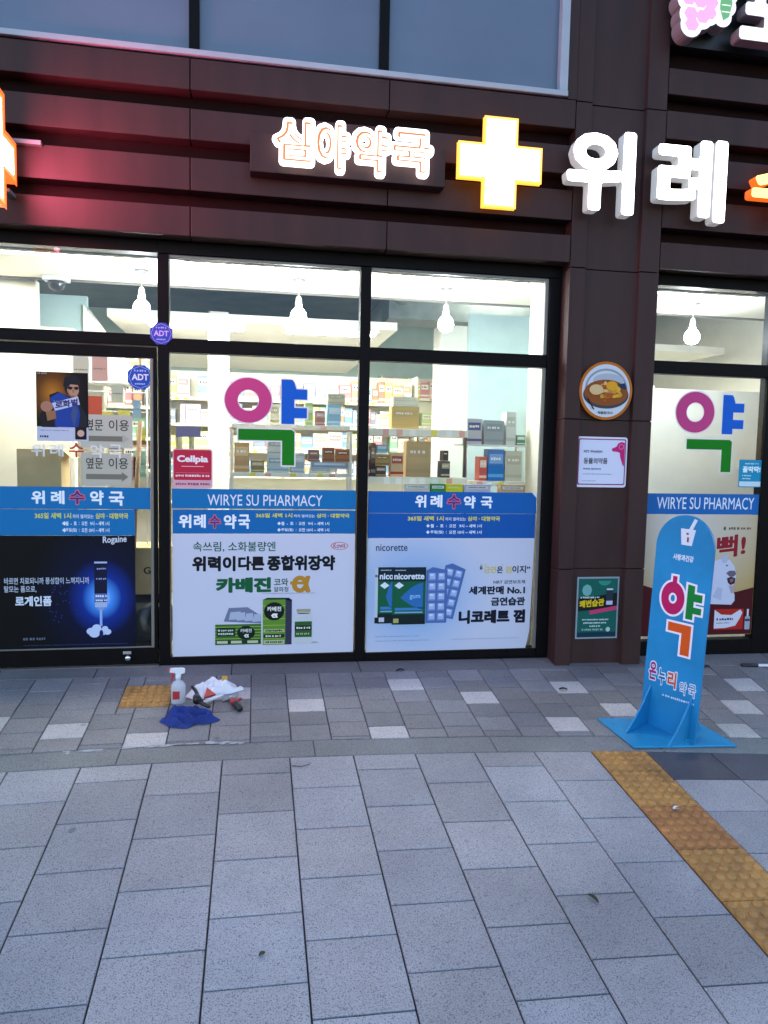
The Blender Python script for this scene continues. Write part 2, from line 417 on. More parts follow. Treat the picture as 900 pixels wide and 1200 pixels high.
for ci in range(len(COLR) - 1):
    y = -1.302; nxt = -1.6
    while y > -6.2:
        (dark if y == -1.302 else lower).append((COLR[ci], COLR[ci + 1], max(nxt, -6.2), y, rtint(rg)))
        y = nxt; nxt -= .30 if nxt > -1.7 else .336
lower_pav = paving('sidewalk', lower, 'granite_grey')
granite('granite_dark', (.085, .085, .10), (.05, .05, .055), (.16, .16, .18))
paving('sidewalk_dark_band', dark, 'granite_dark')
# forecourt of smaller setts with scattered pale ones
upper = []; pale = []
PALE = [(-1.067, -.897), (-.573, -1.053), (.3, -.68), (.769, -1.068), (1.409, -.619), (.95, -.408), (2.1, -.485), (1.917, -.983), (3.515, -.46), (3.325, -.757), (3.116, -1.05), (-.129, -.481), (2.30, -.80), (4.2, -.7), (-1.9, -.5), (-1.55, -.78)]
ORX, ORY = (-.826, -.522), (-.340, -.645)
cx0 = -.025 - .2315 * 13
for ci in range(35):
    x0 = cx0 + .2315 * ci; x1 = x0 + .2315
    off = None
    for px, py in PALE:
        if x0 <= px < x1: off = py
    base = (off + .0875) if off is not None else (-.19 - (.0 if ci % 2 else .09) - rg.uniform(0, .03))
    k = base
    while k < -.19: k += .175
    ys = [-.192]; k -= .175
    while k > -1.12:
        if ys[-1] - k > .03: ys.append(k)
        k -= .175
    if ys[-1] + 1.125 < .03: ys.pop()
    ys.append(-1.125)
    for a, b in zip(ys, ys[1:]):
        segs = [(x0, x1)]
        if x1 > ORX[0] and x0 < ORX[1] and a > ORY[1] and b < ORY[0]:
            segs = [q for q in ((x0, min(x1, ORX[0])), (max(x0, ORX[1]), x1)) if q[1] - q[0] > .03]
            if b < ORY[1] - .03: upper.append((max(x0, ORX[0]), min(x1, ORX[1]), b, ORY[1], rtint(rg, .85, 1.05)))
            if a > ORY[0] + .03: upper.append((max(x0, ORX[0]), min(x1, ORX[1]), ORY[0], a, rtint(rg, .85, 1.05)))
        for s0, s1 in segs:
            isp = any(s0 <= px < s1 and b <= py < a for px, py in PALE)
            t = (2.25, 2.2, 2.1) if isp else rtint(rg, .78, 1.12, .03)
            upper.append((s0, s1, b, a, t))
x = -3.2
while x < 5.2:
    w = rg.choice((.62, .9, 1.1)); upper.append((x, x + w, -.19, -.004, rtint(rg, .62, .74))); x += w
paving('forecourt_paving', upper, 'granite_upper', gap=.003)
# kerb stones between the two pavings
kerb = []; x = .33 - 1.05 * 4
while x < 5: kerb.append((x, x + 1.05, -1.300, -1.127, (1, 1, 1))); x += 1.05
paving('kerb_strip', kerb, 'granite_kerb', gap=.002)
# tactile warning paving: domes on 300 mm slabs
def tactile(name, x0, x1, ytops, nx):
    mb = MB()
    for q, (y1, y0) in enumerate(ytops):
        TM = 'tactile_red' if q % 4 == 2 else 'tactile'
        g = .003
        zs = lambda x, y: gz(x, y) + .001
        P = [(x0 + g, y0 + g), (x1 - g, y0 + g), (x1 - g, y1 - g), (x0 + g, y1 - g)]
        mb.add([(x, y, zs(x, y)) for x, y in P] + [(x, y, zs(x, y) - .009) for x, y in P], [(0, 1, 2, 3)] + [(i + 4, (i + 1) % 4 + 4, (i + 1) % 4, i) for i in range(4)], TM)
        p = (x1 - x0) / nx; ny = max(2, round((y1 - y0) / p))
        for i in range(nx):
            for j in range(ny):
                cx = x0 + (i + .5) * p; cy = y0 + (j + .5) * (y1 - y0) / ny
                prof = [(.0200, -.001), (.0192, .0060), (.0165, .0092), (.010, .0100), (.003, .0102)]
                vs = []; n = 12
                for r, h in prof:
                    for k in range(n):
                        xx = cx + r * math.cos(2 * math.pi * k / n); yy = cy + r * math.sin(2 * math.pi * k / n); vs.append((xx, yy, zs(xx, yy) + h))
                fs = [(a * n + k, a * n + (k + 1) % n, (a + 1) * n + (k + 1) % n, (a + 1) * n + k) for a in range(4) for k in range(n)] + [tuple(range(4 * n, 5 * n))]
                mb.add(vs, fs, TM, True)
    return struct(mb.build(name))
tactile('tactile_paving', 1.954, 2.303, [(-1.302, -1.522), (-1.522, -1.861), (-1.861, -2.202), (-2.202, -2.543), (-2.543, -2.885), (-2.885, -3.226), (-3.226, -3.567)], 6)
tactile('tactile_slab', ORX[0], ORX[1], [(ORY[0], ORY[1])], 6)
# ------------------------------------------------------------------ the building
bld = thing('shop_building', 'brown metal clad building with a lit glass shopfront under a grooved fascia', 'building', (0, 0, -1.52))
ROWS = [(1.385, 1.573), (1.676, 1.882), (1.994, 2.187), (2.303, 2.497)]
YF = -.15
def fascia(x0, x1, rows):
    for z0, z1 in rows:
        mb = MB(); mb.box(x0 + .003, x1 - .003, YF, -.02, z0, z1, 'brown_panel'); mb.build('fascia_panel', bld, .004)
for a, b in ((-3.036, -1.734), (-1.734, -.432), (-.432, .871), (.871, 2.205)): fascia(a, b, ROWS)
for a, b in ((2.90, 4.2), (4.2, 5.5)): fascia(a, b, ROWS + [(2.611, 2.79)])
mb = MB()
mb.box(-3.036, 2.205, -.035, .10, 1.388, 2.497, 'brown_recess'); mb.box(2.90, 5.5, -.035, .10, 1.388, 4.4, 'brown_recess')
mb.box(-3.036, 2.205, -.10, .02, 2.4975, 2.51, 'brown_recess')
mb.build('fascia_backing', bld)
mb = MB(); mb.box(2.90, 5.5, -.145, -.036, 2.95, 4.4, 'black_board'); mb.build('sign_board', bld)
# pillar: two proud strips with a recessed middle, in storey-high panels
PX = (2.208, 2.326, 2.746, 2.897)
prof = [(PX[0], YF), (PX[1], YF), (PX[1] + .012, YF + .035), (PX[2] - .012, YF + .035), (PX[2], YF), (PX[3], YF), (PX[3], .14), (PX[0], .14)]
for z0, z1 in ((-1.60, -.838), (-.832, .269), (.275, 1.349), (1.355, 2.49), (2.496, 4.4)):
    mb = MB(); n = len(prof); vs = [(x, y, z) for z in (z0, z1) for x, y in prof]
    mb.add(vs, [tuple(reversed(range(n))), tuple(range(n, 2 * n))] + [(i, (i + 1) % n, n + (i + 1) % n, n + i) for i in range(n)], 'brown_panel')
    mb.build('pillar_panel', bld, .003)
mb = MB(); mb.box(2.22, 2.885, -.10, .13, -1.55, 4.4, 'dark_gasket'); mb.build('pillar_core', bld)
# upper storey glazing with pale sill and dark mullions
def upper_window(x0, x1):
    f = MB()
    f.box(x0, x1, -.165, -.06, 2.512, 2.548, 'sill_white'); f.box(x0, x1, -.13, -.06, 4.3, 4.36, 'sill_white')
    return f
f = upper_window(-3.036, 2.135)
for a, b in ((-2.98, -2.92), (2.075, 2.135)): f.box(a, b, -.155, -.06, 2.549, 4.299, 'sill_white')
for a in (-1.72, -.44, .80): f.box(a, a + .064, -.14, -.06, 2.549, 4.299, 'black_frame')
uw = f.build('upper_window', bld, .003)
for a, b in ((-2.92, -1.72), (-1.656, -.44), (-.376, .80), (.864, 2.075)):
    g = MB(); g.box(a, b, -.10, -.092, 2.55, 4.298, 'blind_sky_glass'); g.build('pane', uw)
mb = MB(); mb.box(2.137, 2.207, YF, .1, 2.5, 4.4, 'brown_panel'); mb.build('fascia_panel', bld, .003)
# unseen roof slab and outer walls, added to keep the sky out
mb = MB()
mb.box(-3.9, 5.7, -.15, 6.4, 4.42, 4.6, 'render_wall'); mb.box(-3.9, -3.6, .1, 6.4, -1.6, 4.42, 'render_wall'); mb.box(5.5, 5.7, -.1, 6.4, -1.6, 4.42, 'render_wall')
mb.box(-3.6, 5.5, 6.2, 6.4, -1.6, 4.42, 'render_wall'); mb.box(-3.9, -3.04, -.15, .1, -1.6, 4.42, 'brown_panel'); mb.box(4.6, 5.5, YF, .1, -1.6, 1.384, 'brown_panel')
mb.build('unseen_outer_wall', bld)
mb = MB(); mb.box(-3.6, 5.5, .11, 6.2, 2.45, 2.6, 'dark_ceiling'); mb.build('upper_floor', bld)
# shop windows: dark aluminium frames
def frame(name, boxes, panes, parent=bld):
    f = MB()
    for b in boxes: f.box(*b)
    o = f.build(name, parent, .003)
    for a in panes:
        g = MB(); x0, x1, z0, z1 = a; g.add([(x0, .016, z0), (x1, .016, z0), (x1, .016, z1), (x0, .016, z1)], [(0, 1, 2, 3)], 'window_glass'); g.build('pane', o)
    return o
B = 'black_frame'
frame('shop_window', [(-.66, -.585, 0, .09, -1.53, 1.30, B), (.718, .793, 0, .09, -1.53, 1.30, B), (2.118, 2.207, -.01, .09, -1.53, 1.30, B),
    (-.66, 2.207, -.012, .1, 1.301, 1.384, B), (-.584, .717, 0, .09, .652, .745, B), (.794, 2.117, 0, .09, .652, .745, B),
    (-.584, .717, 0, .09, -1.53, -1.462, B), (.794, 2.117, 0, .09, -1.53, -1.468, B),
    (2.090, 2.117, .008, .03, -1.467, .651, 'frame_grey'), (2.090, 2.117, .008, .03, .746, 1.30, 'frame_grey'), (.794, 2.089, .008, .03, 1.28, 1.30, 'frame_grey'), (-.584, .717, .008, .03, 1.28, 1.30, 'frame_grey')],
    [(-.585, .718, -1.462, .652), (-.585, .718, .745, 1.30), (.793, 2.09, -1.468, .652), (.793, 2.09, .745, 1.30)])
frame('side_window', [(2.898, 2.972, 0, .09, -1.60, 1.30, B), (3.955, 4.10, 0, .09, -1.60, 1.30, B), (2.898, 4.60, -.012, .1, 1.301, 1.384, B), (2.973, 3.954, 0, .09, .645, .743, B), (2.973, 3.954, 0, .09, -1.60, -1.44, B),
    (4.101, 4.60, .01, .09, -1.6, 1.30, B)],
    [(2.972, 3.955, -1.44, .645), (2.972, 3.955, .743, 1.30)])
frame('door_transom', [(-2.12, -2.05, 0, .09, -1.53, 1.30, B), (-3.04, -.661, -.012, .1, 1.301, 1.384, B), (-2.049, -.661, 0, .09, .688, .765, B), (-3.04, -2.121, .02, .09, -1.53, 1.30, B)],
    [(-2.05, -.66, .765, 1.30)])
door = frame('door', [(-2.045, -.668, .004, .05, .605, .679, B), (-2.045, -.668, .004, .05, -1.50, -1.388, B), (-.69, -.668, .004, .05, -1.387, .604, B), (-2.045, -1.97, .004, .05, -1.387, .604, B),
    (-.712, -.691, .0, .045, -1.387, .604, 'frame_grey'), (-1.969, -.713, .002, .012, -1.387, -1.376, 'frame_grey')], [(-1.97, -.712, -1.387, .605)])
mb = MB(); mb.box(-.90, -.845, -.012, .004, -1.425, -1.405, 'chrome'); mb.lathe([(.02, 0), (.02, .014), (.012, .018)], 0, 0, 'chrome', 14)
mb.v = mb.v[:8] + [(-.868 + x, -.002 - z, -1.455 + y) for x, y, z in mb.v[8:]]
mb.build('lock', door)
mb = MB(); mb.box(-2.3, -.662, -.03, .1, -1.545, -1.505, 'frame_grey'); mb.build('threshold', bld)
# interior shell
mb = MB(); mb.box(-3.6, 5.5, .1, 6.2, -1.56, -1.50, 'shop_floor'); mb.build('shop_floor', bld)
mb = MB(); mb.box(-3.59, 5.49, .12, 6.19, 1.95, 2.0, 'dark_ceiling'); mb.build('open_ceiling', bld)
mb = MB(); mb.box(-3.55, 5.45, .10, .92, 1.29, 1.36, 'cream_paint'); mb.box(-3.55, 5.45, .92, .945, 1.275, 1.42, 'frame_grey'); mb.build('window_soffit', bld)
mb = MB(); mb.box(-1.30, 1.30, 1.67, 5.6, 1.15, 1.22, 'white_paint'); mb.build('suspended_ceiling', bld)
mb = MB(); mb.box(3.15, 4.9, 1.95, 5.6, 1.12, 1.19, 'white_paint'); mb.build('suspended_ceiling', bld)
mb = MB(); mb.box(-3.55, 5.45, 6.12, 6.19, -1.5, 1.95, 'white_paint'); mb.box(-3.59, -3.53, .1, 6.1, -1.5, 1.95, 'white_paint'); mb.box(5.42, 5.49, .1, 6.1, -1.5, 1.95, 'white_paint')
mb.box(-3.52, 5.41, 5.7, 5.78, .9, 1.94, 'pale_teal_paint')
mb.build('interior_wall', bld)
mb = MB(); mb.box(2.135, 2.96, .141, .42, -1.5, 1.289, 'cream_paint'); mb.build('pillar_lining', bld)
mb = MB(); mb.box(1.985, 3.3, 1.6, 1.66, -1.5, 1.33, 'pale_teal_paint'); mb.build('teal_wall', bld)
mb = MB(); mb.box(-2.9, -1.70, 1.0, 1.10, -1.5, 1.288, 'cream_paint'); mb.box(-1.70, -1.43, 1.0, 1.10, -1.5, .93, 'cream_paint'); mb.box(-1.9, -1.43, 1.5, 1.56, .6, 1.28, 'pale_teal_paint')
mb.build('partition_wall', bld)
mb = MB()
mb.add([(-1.45, 1.45, .55), (-.98, 1.45, .55), (-1.45, 1.45, 1.20), (-1.45, 1.75, .55), (-.98, 1.75, .55), (-1.45, 1.75, 1.20)], [(0, 1, 2), (5, 4, 3), (0, 3, 4, 1), (1, 4, 5, 2), (2, 5, 3, 0)], 'white_paint'); mb.build('sloped_bulkhead', bld)
mb = MB(); mb.box(3.62, 5.3, 1.25, 1.33, -1.5, .66, 'white_paint'); mb.build('partition_wall', bld)
for x0, x1, y in ((-.45, -.26, 1.9), (1.80, 2.10, 2.0)):
    P = rr(x0, x1, y, y + (x1 - x0), .03); n = len(P)
    mb = MB(); mb.add([(x, yy, z) for z in (-1.5, 1.28) for x, yy in P], [tuple(reversed(range(n))), tuple(range(n, 2 * n))] + [(i, (i + 1) % n, n + (i + 1) % n, n + i) for i in range(n)], 'white_paint'); mb.build('column', bld)
mb = MB(); mb.tube([(-3.5, 1.25, 1.60), (5.4, 1.25, 1.60)], .10, 'duct_metal', 14); mb.tube([(1.55, 1.3, 1.72), (1.55, 5.6, 1.72)], .13, 'duct_metal', 14); mb.box(1.4, 3.4, 2.7, 3.2, 1.45, 1.7, 'duct_metal'); mb.build('air_duct', bld)

# ------------------------------------------------------------------ lamps
def pendant(x, label):
    t = thing('pendant_lamp', label, 'lamp', (x, .47, 1.29), 'pendant bulbs along the shop window')
    mb = MB(); mb.lathe([(.055, 1.29), (.055, 1.283), (.02, 1.268), (.004, 1.262)], x, .47, 'frame_grey', 18); mb.build('canopy', t)
    mb = MB(); mb.tube([(x, .47, 1.263), (x, .47, 1.17)], .0035, 'white_plastic', 6); mb.build('cord', t)
    mb = MB(); mb.lathe([(.008, 1.172), (.02, 1.158), (.026, 1.11), (.026, 1.09)], x, .47, 'white_plastic', 16); mb.build('socket', t)
    mb = MB(); mb.lathe([(.020, 1.09), (.024, 1.078), (.042, 1.062), (.056, 1.04), (.061, 1.015), (.057, .99), (.044, .97), (.024, .958), (.003, .954)], x, .47, 'bulb', 20); mb.build('bulb', t)
pendant(-.83, 'bare glowing pendant bulb behind the glass above the door')
pendant(.31, 'bare glowing pendant bulb behind the glass above the first big pharmacy sticker')
pendant(1.46, 'bare glowing pendant bulb behind the small pane right of the centre mullion')
pendant(3.58, 'bare glowing pendant bulb behind the window right of the brown pillar')
def panel_light(x0, x1, y0, y1, z, label):
    t = thing('ceiling_light', label, 'ceiling light', ((x0 + x1) / 2, (y0 + y1) / 2, z), 'flat ceiling lights in the shop')
    mb = MB()
    for b in ((x0, x1, y0, y0 + .02), (x0, x1, y1 - .02, y1), (x0, x0 + .02, y0 + .021, y1 - .021), (x1 - .02, x1, y0 + .021, y1 - .021)): mb.box(b[0], b[1], b[2], b[3], z - .02, z - .002, 'frost_white')
    mb.build('trim', t)
    mb = MB(); mb.box(x0 + .021, x1 - .021, y0 + .021, y1 - .021, z - .014, z - .003, 'led_panel'); mb.build('diffuser', t)
panel_light(-1.0, -.1, 1.75, 2.05, 1.15, 'long flat ceiling light nearest the window on the left half of the white ceiling')
panel_light(.25, 1.15, 1.75, 2.05, 1.15, 'long flat ceiling light nearest the window on the right half of the white ceiling')
panel_light(-.9, .0, 3.4, 3.7, 1.15, 'long flat ceiling light deep in the shop over the left back shelves')
panel_light(.3, 1.2, 3.4, 3.7, 1.15, 'long flat ceiling light deep in the shop over the right back shelves')
panel_light(3.3, 4.2, 2.1, 2.4, 1.12, 'long flat ceiling light in the bay right of the pillar')
panel_light(-2.6, -1.9, .45, .75, 1.29, 'flat light in the soffit beside the shop door')
panel_light(2.3, 2.9, 2.4, 2.9, 1.95, 'square light high in the dark ceiling behind the teal wall')
def added_strip_light(x0, x1, label):  # lamps added behind the window head to brighten the stock's fronts
    t = thing('added_strip_light', label, 'strip light', ((x0 + x1) / 2, .13, 1.289), 'added strip lights in the soffit along the shop window')
    mb = MB(); mb.box(x0, x1, .112, .160, 1.282, 1.2895, 'frost_white'); mb.build('housing', t)
    mb = MB(); mb.box(x0 + .01, x1 - .01, .116, .156, 1.277, 1.2815, 'added_strip_led'); mb.build('diffuser', t)
added_strip_light(-1.95, -.75, 'added thin strip light along the soffit edge above the door')
added_strip_light(-.5, .65, 'added thin strip light along the soffit edge above the middle window')
added_strip_light(.85, 2.0, 'added thin strip light along the soffit edge left of the pillar')
added_strip_light(3.0, 3.9, 'added thin strip light along the soffit edge right of the pillar')
# security camera seen through the pane above the door
t = thing('security_camera', 'small dark dome security camera under a white housing above the door', 'camera', (-1.52, .95, .95))
mb = MB(); mb.box(-1.60, -1.42, .80, .90, 1.255, 1.289, 'white_plastic'); mb.build('bracket', t)
mb = MB(); mb.lathe([(.06, 1.254), (.065, 1.235), (.052, 1.20), (.022, 1.18), (.003, 1.177)], -1.51, .85, 'black_plastic', 18); mb.build('dome', t)
# ------------------------------------------------------------------ lit signs on the fascia
def standoffs(mb, pts, y0, y1=-.15):
    for x, z in pts: mb.tube([(x, y0, z), (x, y1 + .01, z)], .008, 'black_plastic', 6)
def channel(name, body, label, box, face, pts, bold=.032):
    t = thing(name, label, 'sign letter', ((box[0] + box[1]) / 2, -.15, (box[2] + box[3]) / 2), 'white channel letters on the fascia' if face == 'led_white' else None)
    mb = MB(); mb.text(body, *box, -.305, face, bold, .075, mside='letter_side' if face == 'led_white' else 'cross_side'); mb.build('letter_body', t)
    mb = MB(); standoffs(mb, pts, -.2); mb.build('standoff', t)
channel('sign_letter', '위', 'white glowing channel letter with a round ring, right of the yellow cross', (2.0873, 2.5914, 1.6891, 2.2465), 'led_white', [(2.2, 2.1), (2.52, 2.0), (2.3, 1.8)])
channel('sign_letter', '례', 'white glowing channel letter with two tall parallel bars, right of the ringed letter', (2.7618, 3.2959, 1.6874, 2.252), 'led_white', [(2.85, 2.1), (3.1, 1.9), (3.23, 1.9)])
channel('sign_letter', '수', 'orange yellow glowing channel letter cut by the right edge of the photo', (3.50, 4.03, 1.72, 2.2), 'su_face', [(3.765, 2.05), (3.765, 1.8)])
# yellow pharmacy cross
cx, cz, a, w = 1.612, 1.967, .296, .119
def plus(cx, cz, a, w, r=.012):
    return [(cx - w, cz - a), (cx + w, cz - a), (cx + w, cz - w), (cx + a, cz - w), (cx + a, cz + w), (cx + w, cz + w), (cx + w, cz + a), (cx - w, cz + a), (cx - w, cz + w), (cx - a, cz + w), (cx - a, cz - w), (cx - w, cz - w)]
t = thing('cross_sign', 'glowing pale yellow pharmacy cross with orange rim, flat on the fascia', 'sign', (cx, -.15, cz))
mb = MB(); mb.prism(plus(cx, cz, a, w), -.30, -.262, 'cross_rim', 'cross_rim'); mb.build('case', t, .008)
mb = MB(); mb.prism(plus(cx, cz, a - .017, w - .017), -.304, -.301, 'cross_face'); mb.build('face', t)
mb = MB(); standoffs(mb, [(cx, cz + .2), (cx, cz - .2)], -.262); mb.build('standoff', t)
# small night pharmacy sign: white cushion outline, orange strokes, pale cores
t = thing('night_sign', 'small glowing four letter sign with orange strokes, left of the cross', 'sign', (.6, -.15, 1.95))
mb = MB(); mb.box(-.05, 1.24, -.262, -.152, 1.788, 2.035, 'brown_panel'); mb.build('raceway', t, .004)
CH = [('심', 0.1164, 0.334, 1.8516, 2.0996), ('야', 0.3728, 0.5666, 1.8244, 2.1013), ('약', 0.6229, 0.8316, 1.8244, 2.0932), ('국', 0.8716, 1.1186, 1.8466, 2.0962)]
mb = MB()
for c, *b in CH: mb.text(c, *[b[0] - .028, b[1] + .028, b[2] - .028, b[3] + .028], -.318, 'night_white', .095, .045)
mb.build('halo_body', t)
mb = MB()
for i, (c, *b) in enumerate(CH): mb.text(c, *b, -.3215, 'night_orange', .036)
mb.build('orange_stroke', t)
mb = MB()
for c, *b in CH: mb.text(c, b[0] + .017, b[1] - .007, b[2] + .011, b[3] - .015, -.323, 'night_core', -.030)
mb.build('stroke_core', t)
# projecting cross at the left edge
t = thing('blade_cross_sign', 'glowing orange red pharmacy cross projecting from the fascia at the left edge', 'sign', (-1.5, -.15, 1.7))
yc, zc = -.595, 1.70
def blade(x0, x1, a, w, m, ms):
    mb = MB(); P = plus(yc, zc, a, w); n = len(P)
    mb.add([(x, y, z) for x in (x0, x1) for y, z in P], [tuple(reversed(range(n))), tuple(range(n, 2 * n))], m)
    mb.add([(x, y, z) for x in (x0, x1) for y, z in P], [(i, (i + 1) % n, n + (i + 1) % n, n + i) for i in range(n)], ms)
    return mb
blade(-1.57, -1.452, .315, .116, 'blade_face', 'blade_red').build('case', t)
mb = blade(-1.4515, -1.450, .275, .075, 'blade_core', 'blade_core'); mb.build('face', t)
mb = MB()
P = plus(yc, zc, .325, .126); Q = plus(yc, zc, .302, .104); n = 12
mb.add([(-1.4485, y, z) for y, z in P + Q], [(i, (i + 1) % n, n + (i + 1) % n, n + i) for i in range(n)], 'blade_red'); mb.build('neon_rim', t)
mb = MB(); mb.piece('bracket'); mb.box(-1.53, -1.49, -.28, -.191, 1.86, 1.885, 'duct_metal'); mb.piece('bracket'); mb.box(-1.53, -1.49, -.28, -.151, 1.54, 1.56, 'duct_metal'); mb.piece('bracket'); mb.box(-1.60, -1.33, -.19, -.151, 1.865, 1.89, 'duct_metal'); mb.build('bracket', t)
# grape sign and white letter of the shop next door
t = thing('grape_sign', 'pink grape bunch sign with green leaf and white outline at the top right corner', 'sign', (3.05, -.15, 3.1))
GR = [(2.90, 3.30), (3.00, 3.32), (3.09, 3.30), (2.94, 3.21), (3.04, 3.21), (3.12, 3.20), (2.93, 3.11), (3.02, 3.10), (3.10, 3.10), (2.95, 3.01), (3.04, 3.00), (3.09, 3.03), (2.96, 2.94), (2.98, 3.38), (3.08, 3.38)]
GR = [(x, z + .065) for x, z in GR]
mb = MB()
for i, (x, z) in enumerate(GR): mb.prism(ell(x, z, .082, .082, 20), -.30 - .0004 * i, -.19, 'grape_white', 'grape_side')
for i, (x, z) in enumerate([(3.20, 3.09), (3.23, 3.16), (3.24, 3.24), (3.21, 3.32), (3.16, 3.20)]): mb.prism(ell(x, z, .07, .07, 18), -.298 - .0004 * i, -.19, 'grape_white', 'grape_side')
mb.build('outline_body', t)
mb = MB()
for i, (x, z) in enumerate(GR): mb.poly(ell(x, z, .055, .048, 6), -.309 - .0004 * i, 'grape_pink')
mb.build('grape_berries', t)
mb = MB(); mb.poly([(3.17, 3.14), (3.20, 3.06), (3.245, 3.09), (3.265, 3.18), (3.25, 3.28), (3.21, 3.35), (3.175, 3.28)], -.306, 'grape_green')
for k in range(5): mb.rect(3.185, 3.25, 3.115 + .045 * k, 3.122 + .045 * k, -.3075, 'grape_white')
mb.build('leaf', t)
mb = MB(); standoffs(mb, [(2.95, 3.1), (3.2, 3.2)], -.2, -.146); mb.build('standoff', t)
t = thing('neighbour_sign_letter', 'large white letter cut off at the top right corner beside the grape sign', 'sign letter', (3.5, -.15, 3.2))
mb = MB(); mb.text('포', 3.33, 3.80, 2.955, 3.43, -.305, 'grape_white', .04, .08, mside='grape_side'); mb.build('letter_body', t)
mb = MB(); standoffs(mb, [(3.56, 3.2), (3.45, 2.99)], -.2, -.146); mb.build('standoff', t)

# ------------------------------------------------------------------ plates and stickers on the pillar
YP = -.117
t = thing('round_food_sign', 'round orange rimmed sign with a picture of a noodle dish, high on the brown pillar', 'sign', (2.52, -.115, .484))
mb = MB(); mb.prism(ell(2.52, .484, .208, .212, 44), YP - .038, YP, 'b5651a', '7a3c10'); mb.build('rim', t, .006)
mb = MB(); y = YP - .039
mb.poly(ell(2.52, .484, .188, .192, 44), y, 'c9cdd6')
mb.ring(2.52, .50, .165, .145, .15, .13, y - .001, '8d93a0'); mb.poly(ell(2.535, .56, .12, .05, 24), y - .0015, 'aab0ba')
mb.poly(ell(2.52, .455, .178, .10, 26, 160, 380), y - .002, '39424f')
mb.poly(ell(2.52, .47, .172, .095, 26), y - .003, '8a4a1c')
rg = random.Random(4)
for k in range(26): 
    a = rg.uniform(0, 360); q = rg.uniform(.1, .85); x = 2.52 + .14 * q * math.cos(R(a)); z = .475 + .075 * q * math.sin(R(a))
    mb.poly(ell(x, z, rg.uniform(.014, .034), rg.uniform(.010, .022), 9), y - .004 - .0002 * k, rg.choice(['c9932f', 'a8521a', 'd8b070', '7a2d14', 'e0a52c', 'b98a58', 'c2692a']))
mb.poly(ell(2.44, .49, .055, .038, 14), y - .0095, 'd4b280'); mb.poly(ell(2.56, .52, .045, .035, 14), y - .0098, 'dc9c22'); mb.poly([(2.60, .53), (2.66, .545), (2.68, .50), (2.63, .505)], y - .0099, '1d3350')
mb.poly([(2.385, .42), (2.36, .445), (2.43, .35), (2.42, .345)], y - .0101, '2a2320')
mb.text('해물칼국수', 2.46, 2.58, .315, .335, y - .003, '3c3c46', .02)
mb.build('picture_disc', t)
t = thing('animal_medicine_sign', 'white square plate with pink border and pink dog, below the round sign', 'sign', (2.515, -.115, -.04))
x0, x1, z0, z1 = 2.3253, 2.7256, -0.224, 0.1489
mb = MB(); mb.prism(rr(x0, x1, z0, z1, .02), YP - .008, YP, 'd9d6e6', 'b8b4c4'); mb.build('plate', t)
mb = MB(); y = YP - .009; mb.poly(rr(x0 + .012, x1 - .012, z0 + .018, z1 - .014, .012), y, '8e2a6e'); mb.poly(rr(x0 + .020, x1 - .020, z0 + .026, z1 - .022, .01), y - .0008, 'd5d5ea')
mb.poly([(x1 - .022, z1 - .04), (x1 - .05, z1 - .034), (x1 - .075, z1 - .045), (x1 - .09, z1 - .07), (x1 - .125, z1 - .085), (x1 - .12, z1 - .105), (x1 - .08, z1 - .108), (x1 - .06, z1 - .115), (x1 - .055, z1 - .15), (x1 - .035, z1 - .205), (x1 - .022, z1 - .215)], y - .0016, 'c41f6e')
mb.ring(x1 - .05, z1 - .07, .02, .02, .016, .016, y - .0022, 'e58ab8', 18)
mb.build('dog_picture', t)
mb = MB(); mb.text('동물의약품', x0 + .055, x0 + .245, z1 - .20, z1 - .155, y - .0024, '5a5a6a', .03)
mb.text('PET PHARM', x0 + .055, x0 + .20, z1 - .118, z1 - .1, y - .0024, '44405a', .02)
mb.dashes(x0 + .055, x0 + .20, z1 - .237, .014, y - .0024, '777a90', 2); mb.dashes(x0 + .055, x0 + .28, z1 - .275, .007, y - .0024, '9090a5', 3); mb.dashes(x0 + .05, x0 + .16, z1 - .325, .007, y - .0024, 'a0a0b5', 4)
mb.build('lettering', t)
t = thing('green_poster', 'small dark green poster in a thin silver frame, low on the pillar', 'poster', (2.52, -.115, -1.13))
x0, x1, z0, z1 = 2.3731, 2.7113, -1.3698, -0.8987
mb = MB(); mb.box(x0, x1, YP - .008, YP, z0, z1, '8f98a4'); mb.build('frame', t)
mb = MB(); y = YP - .009; mb.rect(x0 + .012, x1 - .012, z0 + .012, z1 - .012, y, '0f5b52'); mb.rect(x0 + .0121, x1 - .0121, z0 + .0121, z0 + .05, y - .0004, '0b3140')
mb.poly(ell(x0 + .08, z1 - .10, .04, .045, 8), y - .0008, '6fa6a2'); mb.poly(ell(x0 + .22, z1 - .03, .05, .035, 16, 180, 360), y - .0008, '2f8a78')
mb.poly([(x0 + .0125, z1 - .26), (x0 + .0125, z1 - .165), (x1 - .0125, z1 - .12), (x1 - .0125, z1 - .235)], y - .0008, '10161a')
mb.poly([(x0 + .11, z1 - .285), (x0 + .105, z1 - .255), (x1 - .013, z1 - .22), (x1 - .013, z1 - .25)], y - .0016, 'c23a6a')
mb.box(x0 + .235, x0 + .29, y - .0024, y - .0017, z1 - .215, z1 - .09, '22303c'); mb.rect(x0 + .237, x0 + .288, z1 - .10, z1 - .088, y - .003, 'c8d0dc'); mb.rect(x0 + .237, x0 + .288, z1 - .212, z1 - .182, y - .003, 'b8bcd8')
mb.poly(ell(x0 + .26, z0 + .07, .018, .018, 14), y - .0016, 'b6c4c6')
mb.build('picture', t)
mb = MB(); mb.text('쾌변습관', x0 + .022, x0 + .222, z1 - .235, z1 - .178, y - .0024, 'd8b818', .045, slant=.08)
mb.dashes(x0 + .03, x0 + .18, z1 - .155, .014, y - .0024, 'd0d8d8', 5)
